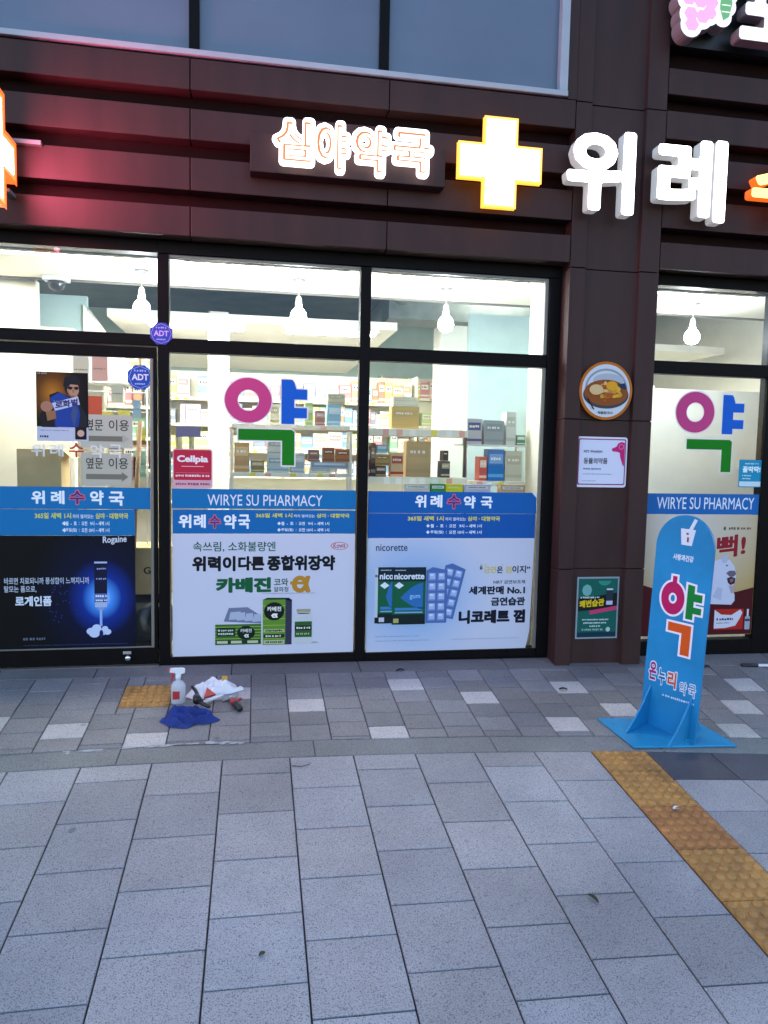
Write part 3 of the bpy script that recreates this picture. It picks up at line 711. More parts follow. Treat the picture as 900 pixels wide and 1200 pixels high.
for k, (a, b) in enumerate(((.05, .26), (.06, .25), (.11, .20))): mb.dashes(x0 + a, x0 + b, z1 - .325 - .025 * k, .012, y - .0016, 'c8dad6', 6 + k)
mb.dashes(x0 + .05, x0 + .22, z0 + .07, .016, y - .0016, '8fb0ac', 9)
mb.build('lettering', t)
# ------------------------------------------------------------------ films and stickers on the shop glass
YG = .0135   # just outside the panes
def sheet(mb, x0, x1, z0, z1, m, y=YG): mb.box(x0, x1, y, y + .0012, z0, z1, m)
BLUE = '0b6eab'
def hours_text(mb, x0, x1, zt, sz, y, pale='e8e4a0'):
    # yellow slogan and two white opening hour lines
    w = x1 - x0
    mb.text('365일 새벽 1시', x0, x0 + w * .385, zt - sz, zt, y, 'd8d24e', .03)
    mb.text('까지 열려있는', x0 + w * .40, x0 + w * .625, zt - sz * .95, zt - sz * .25, y, 'd5dbe8', .02)
    mb.text('심야 · 대형약국', x0 + w * .645, x1, zt - sz, zt, y, 'd8d24e', .03)
def hours_lines(mb, x0, x1, za, zb, sz, y):
    w = x1 - x0
    for z, d, h in ((za, '월  -  토', '오전   9시 ~ 새벽 1시'), (zb, '주일(일)', '오전 10시 ~ 새벽 1시')):
        c = z - sz / 2; mb.poly([(x0, c), (x0 + sz * .5, c - sz * .5), (x0 + sz, c), (x0 + sz * .5, c + sz * .5)], y, 'dfe6f2')
        mb.text(d, x0 + w * .075, x0 + w * .31, z - sz, z, y, 'dfe6f2', .025); mb.text(':', x0 + w * .355, x0 + w * .365, z - sz * .85, z - sz * .2, y, 'dfe6f2', .02)
        mb.text(h, x0 + w * .41, x1, z - sz, z, y, 'dfe6f2', .025)
def shop_name(mb, chars, y, m='eef1f6'):
    mb.hold = True
    for c, b in chars:
        if c == '수':
            mb.text(c, *b, y - .0006, 'd8607a', .055); mb.text(c, b[0] + .008, b[1] - .008, b[2] + .008, b[3] - .008, y - .0012, '2a2f6a', .012)
        else: mb.text(c, *b, y - .0006, m, .035)
    mb.hold = False

# door: blue film, hours film and dark foam advertisement
t = thing('blue_name_film', 'blue film strip with the white shop name across the glass door', 'window film', (-1.3, .013, -.35))
mb = MB(); sheet(mb, -1.965, -.715, -.42, -.272, BLUE); mb.build('film', t)
mb = MB(); shop_name(mb, [('위', (-1.481, -1.3955, -0.39, -0.2985)), ('례', (-1.3578, -1.2715, -0.389, -0.2972)), ('수', (-1.2444, -1.1356, -0.3939, -0.2901)), ('약', (-1.1083, -1.0204, -0.393, -0.2945)), ('국', (-0.9874, -0.8877, -0.3979, -0.299))], YG); mb.build('lettering', t)
t = thing('blue_hours_film', 'blue film with yellow slogan and opening hours on the glass door', 'window film', (-1.3, .013, -.5))
mb = MB(); sheet(mb, -1.965, -.818, -.601, -.424, BLUE); mb.build('film', t)
mb = MB(); hours_text(mb, -1.462, -.862, -.447, .040, YG - .0006); hours_lines(mb, -1.29, -.985, -.504, -.55, .030, YG - .0006); mb.build('lettering', t)
t = thing('foam_advert_poster', 'dark navy hair foam advertisement poster on the lower glass door', 'poster', (-1.4, .013, -1.0))
glow_print('foam_glow', '010207', [(0, 'd8ecff'), (.13, '4a94ec'), (.28, '0a2e8c'), (.5, '020a2c')], *(-1.0389, -1.0323), .46, .54)
mb = MB(); sheet(mb, -1.965, -.818, -1.384, -.6025, 'foam_glow'); mb.build('sheet', t)
y = YG - .0006
mb = MB(); mb.text('Rogaine', -1.0291, -0.8734, -0.6671, -0.6084, y, 'd0d4e0', .02, slant=.05)
mb.text('바르면 치료되니까 풍성함이 느껴지니까', -1.6622, -1.1206, -0.9334, -0.8868, y, 'b4bccc', .02); mb.text('탈모는 폼으로,', -1.6634, -1.4599, -0.9896, -0.9431, y, 'b4bccc', .02); mb.text('로게인폼', -1.5957, -1.3637, -1.0841, -1.014, y, 'd4dae8', .04)
mb.dashes(-1.55, -1.41, -1.31, .02, y, '5a6478', 12); mb.dashes(-1.55, -.87, -1.355, .006, y, '2a3a66', 13)
mb.build('lettering', t)
mb = MB(); mb.hold = True; mb.piece('printed_bottle'); mb.rect(-1.0876, -1.0043, -1.0618, -0.7843, y, '0c1030'); mb.rect(-1.086, -1.003, -0.7931, -0.7813, y - .0005, 'aebbe0')
mb.rect(-1.0888, -1.0054, -1.0499, -1.0025, y - .0005, '5a6ea8'); mb.dashes(-1.075, -1.005, -.90, .014, y - .001, '8f9cd0', 14); mb.dashes(-1.07, -1.01, -.83, .012, y - .001, '8f9cd0', 15); mb.dashes(-1.08, -1.0, -1.02, .016, y - .001, 'e0e6ff', 16); mb.dashes(-1.08, -1.0, -1.05, .014, y - .001, 'e0e6ff', 16)
mb.rect(-1.0839, -1.006, -1.0975, -1.0618, y - .0003, 'a8b8dc'); mb.rect(-1.0675, -1.023, -1.1153, -1.0975, y - .0003, '8898c8'); mb.rect(-1.0543, -1.0376, -1.2284, -1.1153, y - .0003, '8fb0e8')
mb.piece('printed_foam')
for k, (px, pz, r) in enumerate(((-1.11, -1.265, .032), (-1.075, -1.24, .03), (-1.04, -1.27, .03), (-1.09, -1.28, .036), (-1.005, -1.27, .026), (-1.02, -1.245, .02))): mb.poly(ell(px, pz, r, r * .8, 12), y - .0012 - .0002 * k, 'c0cdec')
mb.poly(ell(-1.045, -1.285, .013, .03, 12), y - .0027, '0a1a50')
rg = random.Random(8); mb.piece('printed_dots')
for k in range(40): mb.poly(ell(-1.38 + .2 * rg.random(), -1.2 + .3 * rg.random(), .005, .005, 6), y, '16307a')
mb.build('product_picture', t)
# first window
t = thing('blue_name_film', 'blue strip with white English lettering on the middle window', 'window film', (.07, .013, -.35))
mb = MB(); sheet(mb, -.572, .711, -.412, -.275, BLUE); mb.build('film', t)
mb = MB(); mb.text('WIRYE SU PHARMACY', -0.3325, 0.4684, -0.3908, -0.3125, YG - .0006, 'dde2ec', .004); mb.build('lettering', t)
t = thing('blue_hours_film', 'blue strip with shop name and small opening hours on the middle window', 'window film', (.07, .013, -.5))
mb = MB(); sheet(mb, -.568, .708, -.588, -.420, '0a66a8'); mb.build('film', t)
mb = MB(); shop_name(mb, [('위', (-0.5279, -0.442, -0.5489, -0.4539)), ('례', (-0.4248, -0.344, -0.5488, -0.4534)), ('수', (-0.3266, -0.2395, -0.5546, -0.4529)), ('약', (-0.222, -0.1343, -0.5544, -0.4524)), ('국', (-0.1225, -0.0401, -0.5542, -0.4519))], YG)
hours_text(mb, .0, .665, -.442, .032, YG - .0006); hours_lines(mb, .15, .52, -.502, -.548, .026, YG - .0006); mb.build('lettering', t)
t = thing('stomach_medicine_poster', 'large white poster with black headline and green medicine boxes in the middle window', 'poster', (.07, .013, -1.0))
mb = MB(); sheet(mb, -.570, .707, -1.459, -.5895, 'c9cbdb'); mb.build('sheet', t)
mb = MB(); mb.text('속쓰림, 소화불량엔', -0.4307, 0.1395, -0.7172, -0.6447, y, '17563f', .012); mb.text('위력이', -0.4366, -0.1391, -0.8555, -0.7468, y, '0c0d18', .05); mb.text('다른', -0.1214, 0.0626, -0.8516, -0.7481, y, '0c0d18', .05); mb.text('종합위장약', 0.0805, 0.5666, -0.8545, -0.7437, y, '0c0d18', .05)
mb.text('카베진', -0.2739, 0.1116, -1.0098, -0.8999, y, '0d5a34', .06); mb.text('코와', 0.1294, 0.232, -0.9641, -0.9087, y, '22563f', .02); mb.text('알파정', 0.1298, 0.2325, -1.0073, -0.9703, y, '33604c', .02); mb.text('α', 0.2443, 0.3904, -1.0153, -0.8915, y, 'b8842a', .045)
mb.ring(*[(lambda b: ((b[0] + b[1]) / 2, (b[2] + b[3]) / 2))((0.5279, 0.6638, -0.7077, -0.6458))][0], .063, .029, .056, .024, y, 'c8707c'); mb.text('Kowa', 0.5525, 0.639, -0.6953, -0.6582, y, 'b03848', .01, slant=.08)
mb.dashes(.05, .43, -1.018, .008, y, '9a9cae', 20)
mb.build('lettering', t)
def carton(mb, b, y, body='5d8f3a', dark='12341f'):
    x0, x1, z0, z1 = b; mb.rect(x0, x1, z0, z1, y, body); n = 7
    for k in range(1, n): mb.rect(x0, x1, z0 + (z1 - z0) * k / n, z0 + (z1 - z0) * k / n + .004, y - .0003, 'a2b84a')
    return x0, x1, z0, z1
mb = MB(); yy = y - .0006; mb.hold = True; mb.piece('printed_blister')
mb.poly([(-0.2205, -1.2157), (-0.1854, -1.1184), (-0.0549, -1.1145), (0.041, -1.1778), (0.0414, -1.2335)], y, '6e7894')
for k in range(4): mb.poly([(-0.1851, -1.2041), (-0.1735, -1.1492), (-0.1024, -1.1443), (-0.1022, -1.1997)] if k == 0 else [(px + .055 * k, pz - .006 * k) for px, pz in [(-0.1851, -1.2041), (-0.1735, -1.1492), (-0.1261, -1.1439), (-0.1259, -1.1992)]], y - .0003 - .0001 * k, 'aab3c8')
mb.piece('printed_carton'); x0, x1, z0, z1 = carton(mb, (-0.2793, 0.0419, -1.3843, -1.2362), yy, '3a6a2c'); mb.rect(x0 + .01, x0 + .14, z0 + .062, z0 + .125, yy - .0006, '123422'); mb.poly(ell(x0 + .215, z0 + .085, .063, .05, 22), yy - .0006, '0c1c16'); mb.rect(x0 + .005, x1 - .005, z0 + .006, z0 + .034, yy - .0006, '1c3326')
for k, q in enumerate((.012, .11, .225)): mb.rect(x0 + q, x0 + q + .075, z0 + .010, z0 + .029, yy - .0009, 'b9c39a')
mb.text('카베진', x0 + .175, x0 + .255, z0 + .088, z0 + .115, yy - .0012, 'dfe4dc', .02); mb.text('α', x0 + .20, x0 + .235, z0 + .050, z0 + .076, yy - .0012, 'd8d8d0', .05); mb.dashes(x0 + .02, x0 + .125, z0 + .105, .014, yy - .0012, 'c2d0c0', 22); mb.dashes(x0 + .02, x0 + .13, z0 + .08, .016, yy - .0012, 'c2d0c0', 23)
b = (0.0533, 0.259, -1.3915, -1.0624); mb.piece('printed_carton'); mb.poly([(b[1], b[2]), (b[1], b[3]), (b[0] + .155, b[3] + .008), (b[0] + .155, b[2])], yy, '32324a')
x0, x1, z0, z1 = carton(mb, (b[0], b[0] + .16, b[2], b[3]), yy - .0003, '5c8a30'); mb.poly([(x0, z1), (x1, z1), (b[1], z1 - .012), (b[1] - .02, z1 + .012), (x0 + .03, z1 + .014)], yy, '16351f')
mb.poly(ell((x0 + x1) / 2, z1 - .085, .072, .066, 22), yy - .0009, '0c1210'); mb.text('카베진', x0 + .03, x1 - .03, z1 - .085, z1 - .05, yy - .0012, 'e8ece4', .03); mb.text('α', x0 + .058, x1 - .055, z1 - .133, z1 - .10, yy - .0012, 'e8e8e0', .06)
for k, (za, zb, m) in enumerate(((.005, .035, 'a6b58c'), (.05, .078, '1a2620'), (.092, .115, '9fb07e'))): mb.rect(x0 + .006, x1 - .006, z0 + za, z0 + zb, yy - .0009, m); mb.dashes(x0 + .02, x1 - .02, z0 + (za + zb) / 2, .014, yy - .0012, 'd8dccc' if k == 1 else '22301c', 25 + k)
mb.piece('printed_bottle'); b = (0.2776, 0.4063, -1.3901, -1.1337); x0, x1, z0, z1 = b
mb.poly(rr(x0, x1, z0, z1 - .03, .02), yy, 'c2c8cc'); mb.rect(x0 + .025, x1 - .022, z1 - .036, z1 - .022, yy, 'b4babc'); mb.rect(x0 + .016, x1 - .014, z1 - .024, z1, yy - .0003, '9c9a80'); mb.rect(x0 + .003, x1 - .003, z0 + .05, z0 + .165, yy - .0003, '2c5a2a'); mb.rect(x0 + .003, x1 - .003, z0 + .1, z0 + .135, yy - .0006, '0f1814'); mb.dashes(x0 + .015, x1 - .015, z0 + .118, .016, yy - .0009, 'd8dcd4', 30); mb.dashes(x0 + .015, x1 - .015, z0 + .075, .014, yy - .0009, 'a9b890', 31)
mb.poly([(x0 + .06, z0), (x1 + .05, z0 + .004), (x1 + .03, z0 + .016), (x1, z0 + .016)], y, 'a2a4b4')
mb.build('product_picture', t)
# second window
t = thing('blue_name_film', 'blue strip with white Korean shop name on the window left of the pillar', 'window film', (1.43, .013, -.36))
mb = MB(); sheet(mb, .800, 2.082, -.437, -.278, '0a5aa6'); mb.poly([(2.045, -.278), (2.083, -.278), (2.083, -.318)], YG - .0008, 'dfe4ea'); mb.build('film', t)
mb = MB(); shop_name(mb, [('위', (1.1475, 1.2306, -0.3953, -0.3016)), ('례', (1.2626, 1.3527, -0.3945, -0.3004)), ('수', (1.3851, 1.4955, -0.4063, -0.2929)), ('약', (1.5151, 1.6067, -0.3992, -0.3043)), ('국', (1.6462, 1.7386, -0.3983, -0.3094))], YG); mb.build('lettering', t)
t = thing('blue_hours_film', 'darker blue film with centred slogan and hours above the gum poster', 'window film', (1.43, .013, -.53))
mb = MB(); sheet(mb, .801, 2.078, -.621, -.4385, '0a53a2'); mb.build('film', t)
mb = MB(); hours_text(mb, 1.095, 1.80, -.457, .036, YG - .0006); hours_lines(mb, 1.235, 1.66, -.516, -.563, .027, YG - .0006); mb.build('lettering', t)
t = thing('gum_poster', 'pale blue poster with dark green gum packs and blister strips left of the pillar', 'poster', (1.43, .013, -1.05))
glow_print('gum_glow', 'c2c6d8', [(0, '86a8d0'), (.45, '9ab4d8'), (.8, 'b8c2da')], *(1.1512, -1.0395), .60, .55)
mb = MB(); mb.prism([(.800, -1.466), (2.035, -1.466), (2.062, -1.34), (2.078, -.6225), (.800, -.6225)], YG, YG + .0012, 'gum_glow'); mb.build('sheet', t)
y = YG - .0006
mb = MB(); mb.text('nicorette', 0.8638, 1.0982, -0.7153, -0.6651, y, '2a3350', .012)
mb.text('“', 1.6552, 1.6751, -0.8593, -0.8271, y, '1a2036', .03); mb.text('금연', 1.6889, 1.7822, -0.8857, -0.8341, y, 'c9b75a', .03); mb.text('은', 1.7889, 1.8358, -0.8864, -0.8346, y, '1a2036', .03); mb.text('껌', 1.8559, 1.903, -0.887, -0.8351, y, 'c9b75a', .03); mb.text('이지”', 1.9096, 2.0517, -0.8879, -0.8294, y, '1a2036', .03)
for px in (1.665, 1.70, 1.83): mb.poly(ell(px, -.822, .006, .006, 8), y, 'c9b75a')
mb.text('NRT 금연보조제', 1.7652, 2.0146, -0.9684, -0.9391, y, '2a3048', .02); mb.text('세계판매 No.1', 1.5744, 2.017, -1.0486, -0.9835, y, '141a30', .045); mb.text('금연습관', 1.7501, 2.0202, -1.1348, -1.0694, y, '141a30', .045); mb.text('니코레트 껌', 1.5011, 2.0246, -1.2698, -1.1652, y, '0d1226', .06)
mb.dashes(.87, 1.20, -1.352, .007, y, '8a96b4', 40); mb.dashes(.87, 1.28, -1.385, .007, y, '8a96b4', 41); mb.dashes(1.45, 1.98, -1.385, .007, y, '9aa2bc', 42)
mb.build('lettering', t)
mb = MB(); mb.hold = True
for rot in (1, 0):
    mb.piece('printed_blister')
    x0, z0 = (1.30, -1.20) if rot else (1.246, -1.256)
    P = lambda u, v: (x0 + u * .80, z0 + v * .84) if rot == 0 else (x0 + u * .78 + v * .19, z0 + v * .80 - u * .16)
    yy = y - (.0003 if rot else .0012)
    mb.poly([P(0, 0), P(.20, 0), P(.20, .47), P(.06, .50), P(0, .47)], yy, '4a68a4')
    for i in range(2):
        for j in range(5):
            u, v = .018 + .088 * i, .018 + .09 * j
            mb.poly([P(u, v), P(u + .072, v), P(u + .072, v + .072), P(u, v + .072)], yy - .0003, '6a86bc'); mb.poly([P(u + .012, v + .014), P(u + .066, v + .014), P(u + .066, v + .066), P(u + .012, v + .066)], yy - .0005, '9fb4dc'); mb.poly([P(u + .016, v + .044), P(u + .050, v + .044), P(u + .050, v + .062), P(u + .016, v + .062)], yy - .0007, 'c6d4ee')
def gum_pack(b, yy, full):
    mb.piece('printed_pack'); x0, x1, z0, z1 = b; mb.rect(x0, x1, z0, z1, yy, '0c5a3c'); mb.rect(x0, x1, z1 - .105, z1, yy - .0003, '0b2230'); mb.rect(x0, x1, z0, z0 + .075, yy - .0003, '0a1e22')
    mb.text('nicorette' if full else 'nico', x0 + .012, x1 - .012, z1 - .09, z1 - .045, yy - .0006, 'd4e0e8', .03); mb.dashes(x0 + .02, x0 + .1, z1 - .022, .008, yy - .0006, 'b9c8cc', 44)
    mb.poly([(x0 + .015, z1 - .135), (x0 + .05, z1 - .16), (x0 + .085, z1 - .135), (x0 + .05, z1 - .11)], yy - .0006, 'd8e0ea')
    mb.poly([(x0 + .06, z0 + .20)] + [(x0 + .06 + (x1 - x0 - .08) * q, z0 + .20 + .11 * math.sin(q * 1.57) ) for q in (.2, .5, .8, 1)] + [(x0 + .06 + (x1 - x0 - .08) * q, z0 + .20 - .085 * math.sin(q * 1.57)) for q in (1, .8, .5, .2)], yy - .0006, '2a6aa8')
    if full: mb.text('gum', x0 + .13, x0 + .21, z0 + .185, z0 + .22, yy - .0009, '88b8e8', .02)
    mb.rect(x0 + .02, x1 - .02, z0 + .105, z0 + .125, yy - .0006, '3a7ab8'); mb.rect(x0 + .02, x1 - .02, z0 + .085, z0 + .095, yy - .0006, '7aa8d0'); mb.rect(x0 + .01, x0 + .05, z0 + .012, z0 + .045, yy - .0006, 'b0a868' if full else 'c0c4d0')
mb.piece('printed_pack'); mb.rect(0.858, 0.896, -1.2512, -0.8403, y - .0015, 'b8c4d0'); mb.dashes(.862, .888, -.90, .02, y - .0018, '33404a', 45)
mb.rect(0.8615, 0.906, -1.2513, -1.2067, y - .0018, '10161c')
gum_pack((0.8833, 1.0103, -1.2527, -0.8345), y - .0021, False); gum_pack((0.9913, 1.2418, -1.2627, -0.8358), y - .0036, True)
mb.build('product_picture', t)
# window right of the pillar
t = thing('blue_name_film', 'blue strip with white English lettering on the window right of the pillar', 'window film', (3.45, .013, -.35))
mb = MB(); sheet(mb, 2.982, 3.952, -.433, -.272, '1c62aa'); mb.build('film', t)
mb = MB(); mb.text('WIRYE SU PHARMACY', 3.0698, 3.91, -0.3934, -0.2994, YG - .0006, 'dde2ec', .004); mb.build('lettering', t)
t = thing('cough_medicine_poster', 'beige and dark red poster with a white furry animal, behind the blue stand', 'poster', (3.45, .013, -.9))
glow_print('beige_fade', 'b0905a', [(0, 'd2c8c0'), (.5, 'c6b49a'), (.8, 'b89a66')], 3.3, -.45, 1.1, .95)
mb = MB(); sheet(mb, 2.978, 3.952, -1.402, -.4345, 'beige_fade'); y = YG - .0006
mb.poly([(2.98, -1.40), (3.95, -1.40), (3.95, -1.02)] + [(3.95 - .97 * q, -1.02 - .085 * math.sin(q * 3.14) + .03 * q) for q in (.15, .3, .45, .6, .75, .9, 1)], y, '4a0c18'); mb.build('sheet', t)
mb = MB(); mb.text('뻑!', 3.6027, 3.8582, -0.787, -0.6093, y, '8e1c2c', .03, slant=.10); mb.dashes(3.70, 3.90, -.545, .022, y, '6a5a4a', 50); mb.poly(ell(3.665, -.545, .012, .016, 10), y, '6a5a4a')
mb.build('lettering', t)
mb = MB(); mb.hold = True; mb.piece('printed_animal')
mb.poly([(3.5187, -1.1484), (3.5261, -1.025), (3.5467, -0.8747), (3.5872, -0.8067), (3.6532, -0.7866), (3.7212, -0.7938), (3.7699, -0.849), (3.7904, -0.9317), (3.7789, -0.9867), (3.7513, -1.0278), (3.7848, -1.0766), (3.7879, -1.1251), (3.7599, -1.1593)], y - .0004, 'c9cade')
mb.poly([(3.6461, -0.7934), (3.6589, -0.7593), (3.6964, -0.7595), (3.7136, -0.7938), (3.6928, -0.821), (3.6628, -0.8208)], y - .0006, 'b4b6cc'); mb.poly(ell(*(3.7017, -0.8416), .008, .007, 8), y - .0008, '2a2a34')
mb.poly([(3.6981, -0.9033), (3.7269, -0.883), (3.7722, -0.8834), (3.7891, -0.911), (3.7677, -0.9315), (3.73, -0.9311)], y - .0010, '6a6070'); mb.poly([(3.7083, -0.9447), (3.7451, -0.9313), (3.7838, -0.9454), (3.7789, -0.9867), (3.742, -1.0001), (3.718, -0.9792)], y - .0012, '3a2630'); mb.poly([(3.7313, -0.9518), (3.7686, -0.9453), (3.7629, -0.9728), (3.7407, -0.9794)], y - .0014, '8a5a68')
mb.poly([(3.5901, -1.0945), (3.63, -1.0125), (3.6759, -1.0269), (3.667, -1.1232)], y - .0006, 'b4b8d0')
mb.poly([(3.7273, -1.0068), (3.7722, -1.0005), (3.783, -1.0489), (3.754, -1.0693)], y - .0018, 'b09aa4')
mb.piece('printed_box'); b = (3.6163, 3.8741, -1.3605, -1.1936); mb.rect(*b, y - .0006, 'b02420'); mb.poly([(b[0], b[2] + .01), (b[0], b[3] - .005), (b[0] + .06, b[3] - .045), (b[0] + .15, b[3] - .05), (b[1] - .03, b[3] - .005), (b[1] - .01, b[3] - .03), (b[1] - .03, b[2] + .09), (b[0] + .19, b[2] + .03), (b[0] + .1, b[2] + .012)], y - .0009, 'd3d0de'); mb.dashes(b[0] + .02, b[1] - .09, (b[2] + b[3]) / 2, .022, y - .0012, '38406a', 51); mb.dashes(b[0] + .02, b[1] - .12, (b[2] + b[3]) / 2 - .03, .010, y - .0012, '7a80a0', 52)
mb.piece('printed_bottle'); b = (3.8894, 3.9354, -1.3643, -1.1965); mb.poly(rr(b[0], b[1], b[2], b[3] - .06, .008), y - .0006, 'a0a4b4'); mb.rect(b[0] + .015, b[1] - .015, b[3] - .06, b[3], y - .0006, 'd0d0d8'); mb.rect(b[0] + .002, b[1] - .002, b[3] - .10, b[3] - .08, y - .0009, '3a3f58')
mb.build('picture', t)
# big pharmacy characters on the glass
def yak(cx, cz, r, box_b, box_g, label):
    t = thing('pharmacy_sticker', label, 'window sticker', (cx, .013, cz), 'large three colour pharmacy characters on the glass')
    y = YG - .001
    def halo(mb, pts): mb.poly(pts, YG - .0004, 'e8e4e0')
    mb = MB(); mb.ring(cx, cz, r, r * .965, r * .46, r * .46, y, 'c8417f', 48); mb.ring(cx, cz, r * 1.06, r * 1.03, r * .42, r * .42, YG - .0002, 'e8d4dc', 48); mb.build('pink_ring', t)
    x0, x1, z0, z1 = box_b; w = x1 - x0; h = z1 - z0
    P = lambda e: [(x0 - e, z0 - e), (x0 + w * .50 + e, z0 - e), (x0 + w * .50 + e, z0 + h * .14 - e), (x1 + e, z0 + h * .14 - e), (x1 + e, z0 + h * .37 + e), (x0 + w * .50 + e, z0 + h * .37 + e), (x0 + w * .50 + e, z0 + h * .56 - e), (x1 + e, z0 + h * .56 - e), (x1 + e, z0 + h * .79 + e), (x0 + w * .58 + e, z0 + h * .79 + e), (x0 + w * .50 + e, z1 - h * .06), (x0 + w * .42, z1 + e), (x0 - e, z1 + e)]
    mb = MB(); mb.poly(P(0), y, '0b5cc4'); halo(mb, P(.010)); mb.build('blue_stroke', t)
    x0, x1, z0, z1 = box_g; w = x1 - x0; h = z1 - z0
    P = lambda e: [(x0 - e, z1 - h * .31 - e), (x1 - w * .22 - e, z1 - h * .31 - e), (x1 - w * .22 - e, z0 - e), (x1 + e, z0 - e), (x1 + e, z1 - h * .06), (x1 - w * .05, z1 + e), (x0 - e, z1 + e)]
    mb = MB(); mb.poly(P(0), y, '0d7a12'); halo(mb, P(.010)); mb.build('green_stroke', t)
yak(-.056, .345, .160, (0.1728, 0.3512, 0.1881, 0.4965), (-0.1245, 0.2649, -0.1025, 0.1474), 'large pink, blue and green pharmacy character on the middle window')
yak(3.354, .361, .163, (3.5885, 3.7731, 0.1984, 0.5026), (3.2942, 3.6828, -0.0986, 0.1537), 'large pink, blue and green pharmacy character on the window right of the pillar')
# smaller stickers and papers on door and windows
def octagon(cx, cz, r, label, y, txt, m):
    t = thing('security_sticker', label, 'sticker', (cx, y, cz)); P = lambda r: [(cx + r * math.cos(R(22.5 + 45 * k)), cz + r * math.sin(R(22.5 + 45 * k))) for k in range(8)]
    mb = MB(); mb.prism(P(r), y, y + .001, m); mb.ring(cx, cz, r * .86, r * .86, r * .83, r * .83, y - .0004, 'aebbe6', 8); mb.build('sheet', t)
    mb = MB(); mb.text('ADT', cx - r * .62, cx + r * .62, cz - r * .22, cz + r * .26, y - .0008, txt, .03, slant=0); mb.dashes(cx - r * .45, cx + r * .45, cz + r * .5, r * .16, y - .0008, 'a8b4e4', 60); mb.dashes(cx - r * .4, cx + r * .4, cz - r * .5, r * .14, y - .0008, 'a8b4e4', 61); mb.build('lettering', t)
octagon(*(-0.7761, 0.4757), .088, 'blue octagonal security sticker at the top right of the door glass', YG - .0015, 'e0e0ee', '1d4fae')
octagon(*(-0.6359, 0.7715), .078, 'purple blue octagonal security sticker on the dark frame above the door corner', -.0035, 'c8b4f0', '3c46b4')
t = thing('red_lab_sticker', 'red square sticker with white lettering, lower left corner of the middle window', 'sticker', (-.43, .013, -.13))
x0, x1, z0, z1 = -0.5666, -0.298, -0.27, 0.0005
mb = MB(); mb.prism(rr(x0, x1, z0, z1, .014), YG - .001, YG, 'd6a6b4'); mb.poly(rr(x0 + .008, x1 - .008, z0 + .055, z1 - .008, .012), YG - .0016, 'bc2340'); mb.build('sheet', t)
mb = MB(); y = YG - .0022; mb.text('Cellpia', x0 + .03, x1 - .03, z1 - .105, z1 - .045, y, 'f0e4e6', .045); mb.rect(x0 + .06, x1 - .06, z1 - .123, z1 - .119, y, 'e8c8cc'); mb.dashes(x0 + .02, x1 - .02, z0 + .085, .016, y, 'eed4d8', 62); mb.rect(x0 + .02, x1 - .02, z0 + .104, z0 + .106, y, 'd88a98'); mb.dashes(x0 + .02, x1 - .02, z0 + .028, .018, y, 'a04a5c', 63); mb.build('lettering', t)
def plain(name, label, cat, b, m, y=YG - .001):
    mb = MB(); mb.box(b[0], b[1], y, y + .001, b[2], b[3], m); return tag(mb.build(name), label, cat)
plain('grey_label', 'small grey rectangle label above the red sticker on the middle window', 'sticker', (-0.5432, -0.3784, 0.0817, 0.1516), '6a6a80')
# man poster
t = thing('man_poster', 'dark orange lit poster of a man in a blue jacket on the door glass', 'poster', (-1.27, .013, .26))
x0, x1, z0, z1 = -1.4385, -1.1118, 0.0343, 0.4909
glow_print('amber_fade', '0c0a0c', [(0, 'c27a22'), (.4, '6e3d12'), (.75, '22140c')], x0 + .1, z1 - .14, .22, .26)
mb = MB(); mb.box(x0, x1, YG - .001, YG, z0, z1, 'amber_fade'); y = YG - .0016
mb.rect(x0, x1, z0, z0 + .095, y, 'c6c6d8'); mb.build('sheet', t)
W_ = x1 - x0; H_ = z1 - z0
q = lambda u, v: (x0 + u * W_, z1 - v * H_)
mb = MB()
mb.poly([q(.10, .80), q(.06, .62), q(.18, .50), q(.35, .60), q(.40, .80)], y - .0003, '1a1518')
mb.poly([q(.32, .795), q(.28, .55), q(.25, .33), q(.42, .28), q(.6, .34), q(.82, .42), q(.97, .62), q(.98, .795)], y - .0006, '1c1c28'); mb.poly([q(.36, .795), q(.34, .56), q(.26, .38), q(.44, .29), q(.62, .36), q(.80, .45), q(.84, .6), q(.8, .795)], y - .0009, '1f3f94')
mb.poly([q(.66, .62), q(.72, .44), q(.80, .55), q(.72, .795)], y - .0012, '40507e')
mb.poly(ell(*q(.69, .20), W_ * .15, H_ * .145, 20), y - .0012, '15121a'); mb.poly(ell(*q(.71, .245), W_ * .115, H_ * .115, 20), y - .0015, 'b88a6e'); mb.poly([q(.52, .2), q(.55, .07), q(.72, .03), q(.86, .1), q(.84, .18), q(.66, .17), q(.6, .24)], y - .0018, '1a171e')
mb.poly(ell(*q(.655, .225), W_ * .045, H_ * .024, 12), y - .0021, '1a1a22'); mb.poly(ell(*q(.775, .225), W_ * .045, H_ * .024, 12), y - .0021, '1a1a22'); mb.rect(q(.60, 0)[0], q(.82, 0)[0], q(0, .216)[1], q(0, .21)[1], y - .0023, '14141c'); mb.poly([q(.70, .25), q(.73, .235), q(.735, .29), q(.69, .29)], y - .0022, '9a6e56'); mb.poly([q(.60, .19), q(.63, .3), q(.70, .355), q(.62, .33)], y - .0022, '8a604a')
mb.poly([q(.66, .345), q(.70, .33), q(.78, .345), q(.72, .37)], y - .0021, '8a5a48')
mb.poly(ell(*q(.20, .5), W_ * .12, H_ * .08, 14), y - .0021, 'b07a62'); mb.poly([q(.18, .58), q(.36, .55), q(.38, .67), q(.21, .71)], y - .0024, 'a06a48')
mb.poly([q(.30, .45), q(.80, .34), q(.84, .46), q(.36, .56)], y - .0027, 'c4c6de')
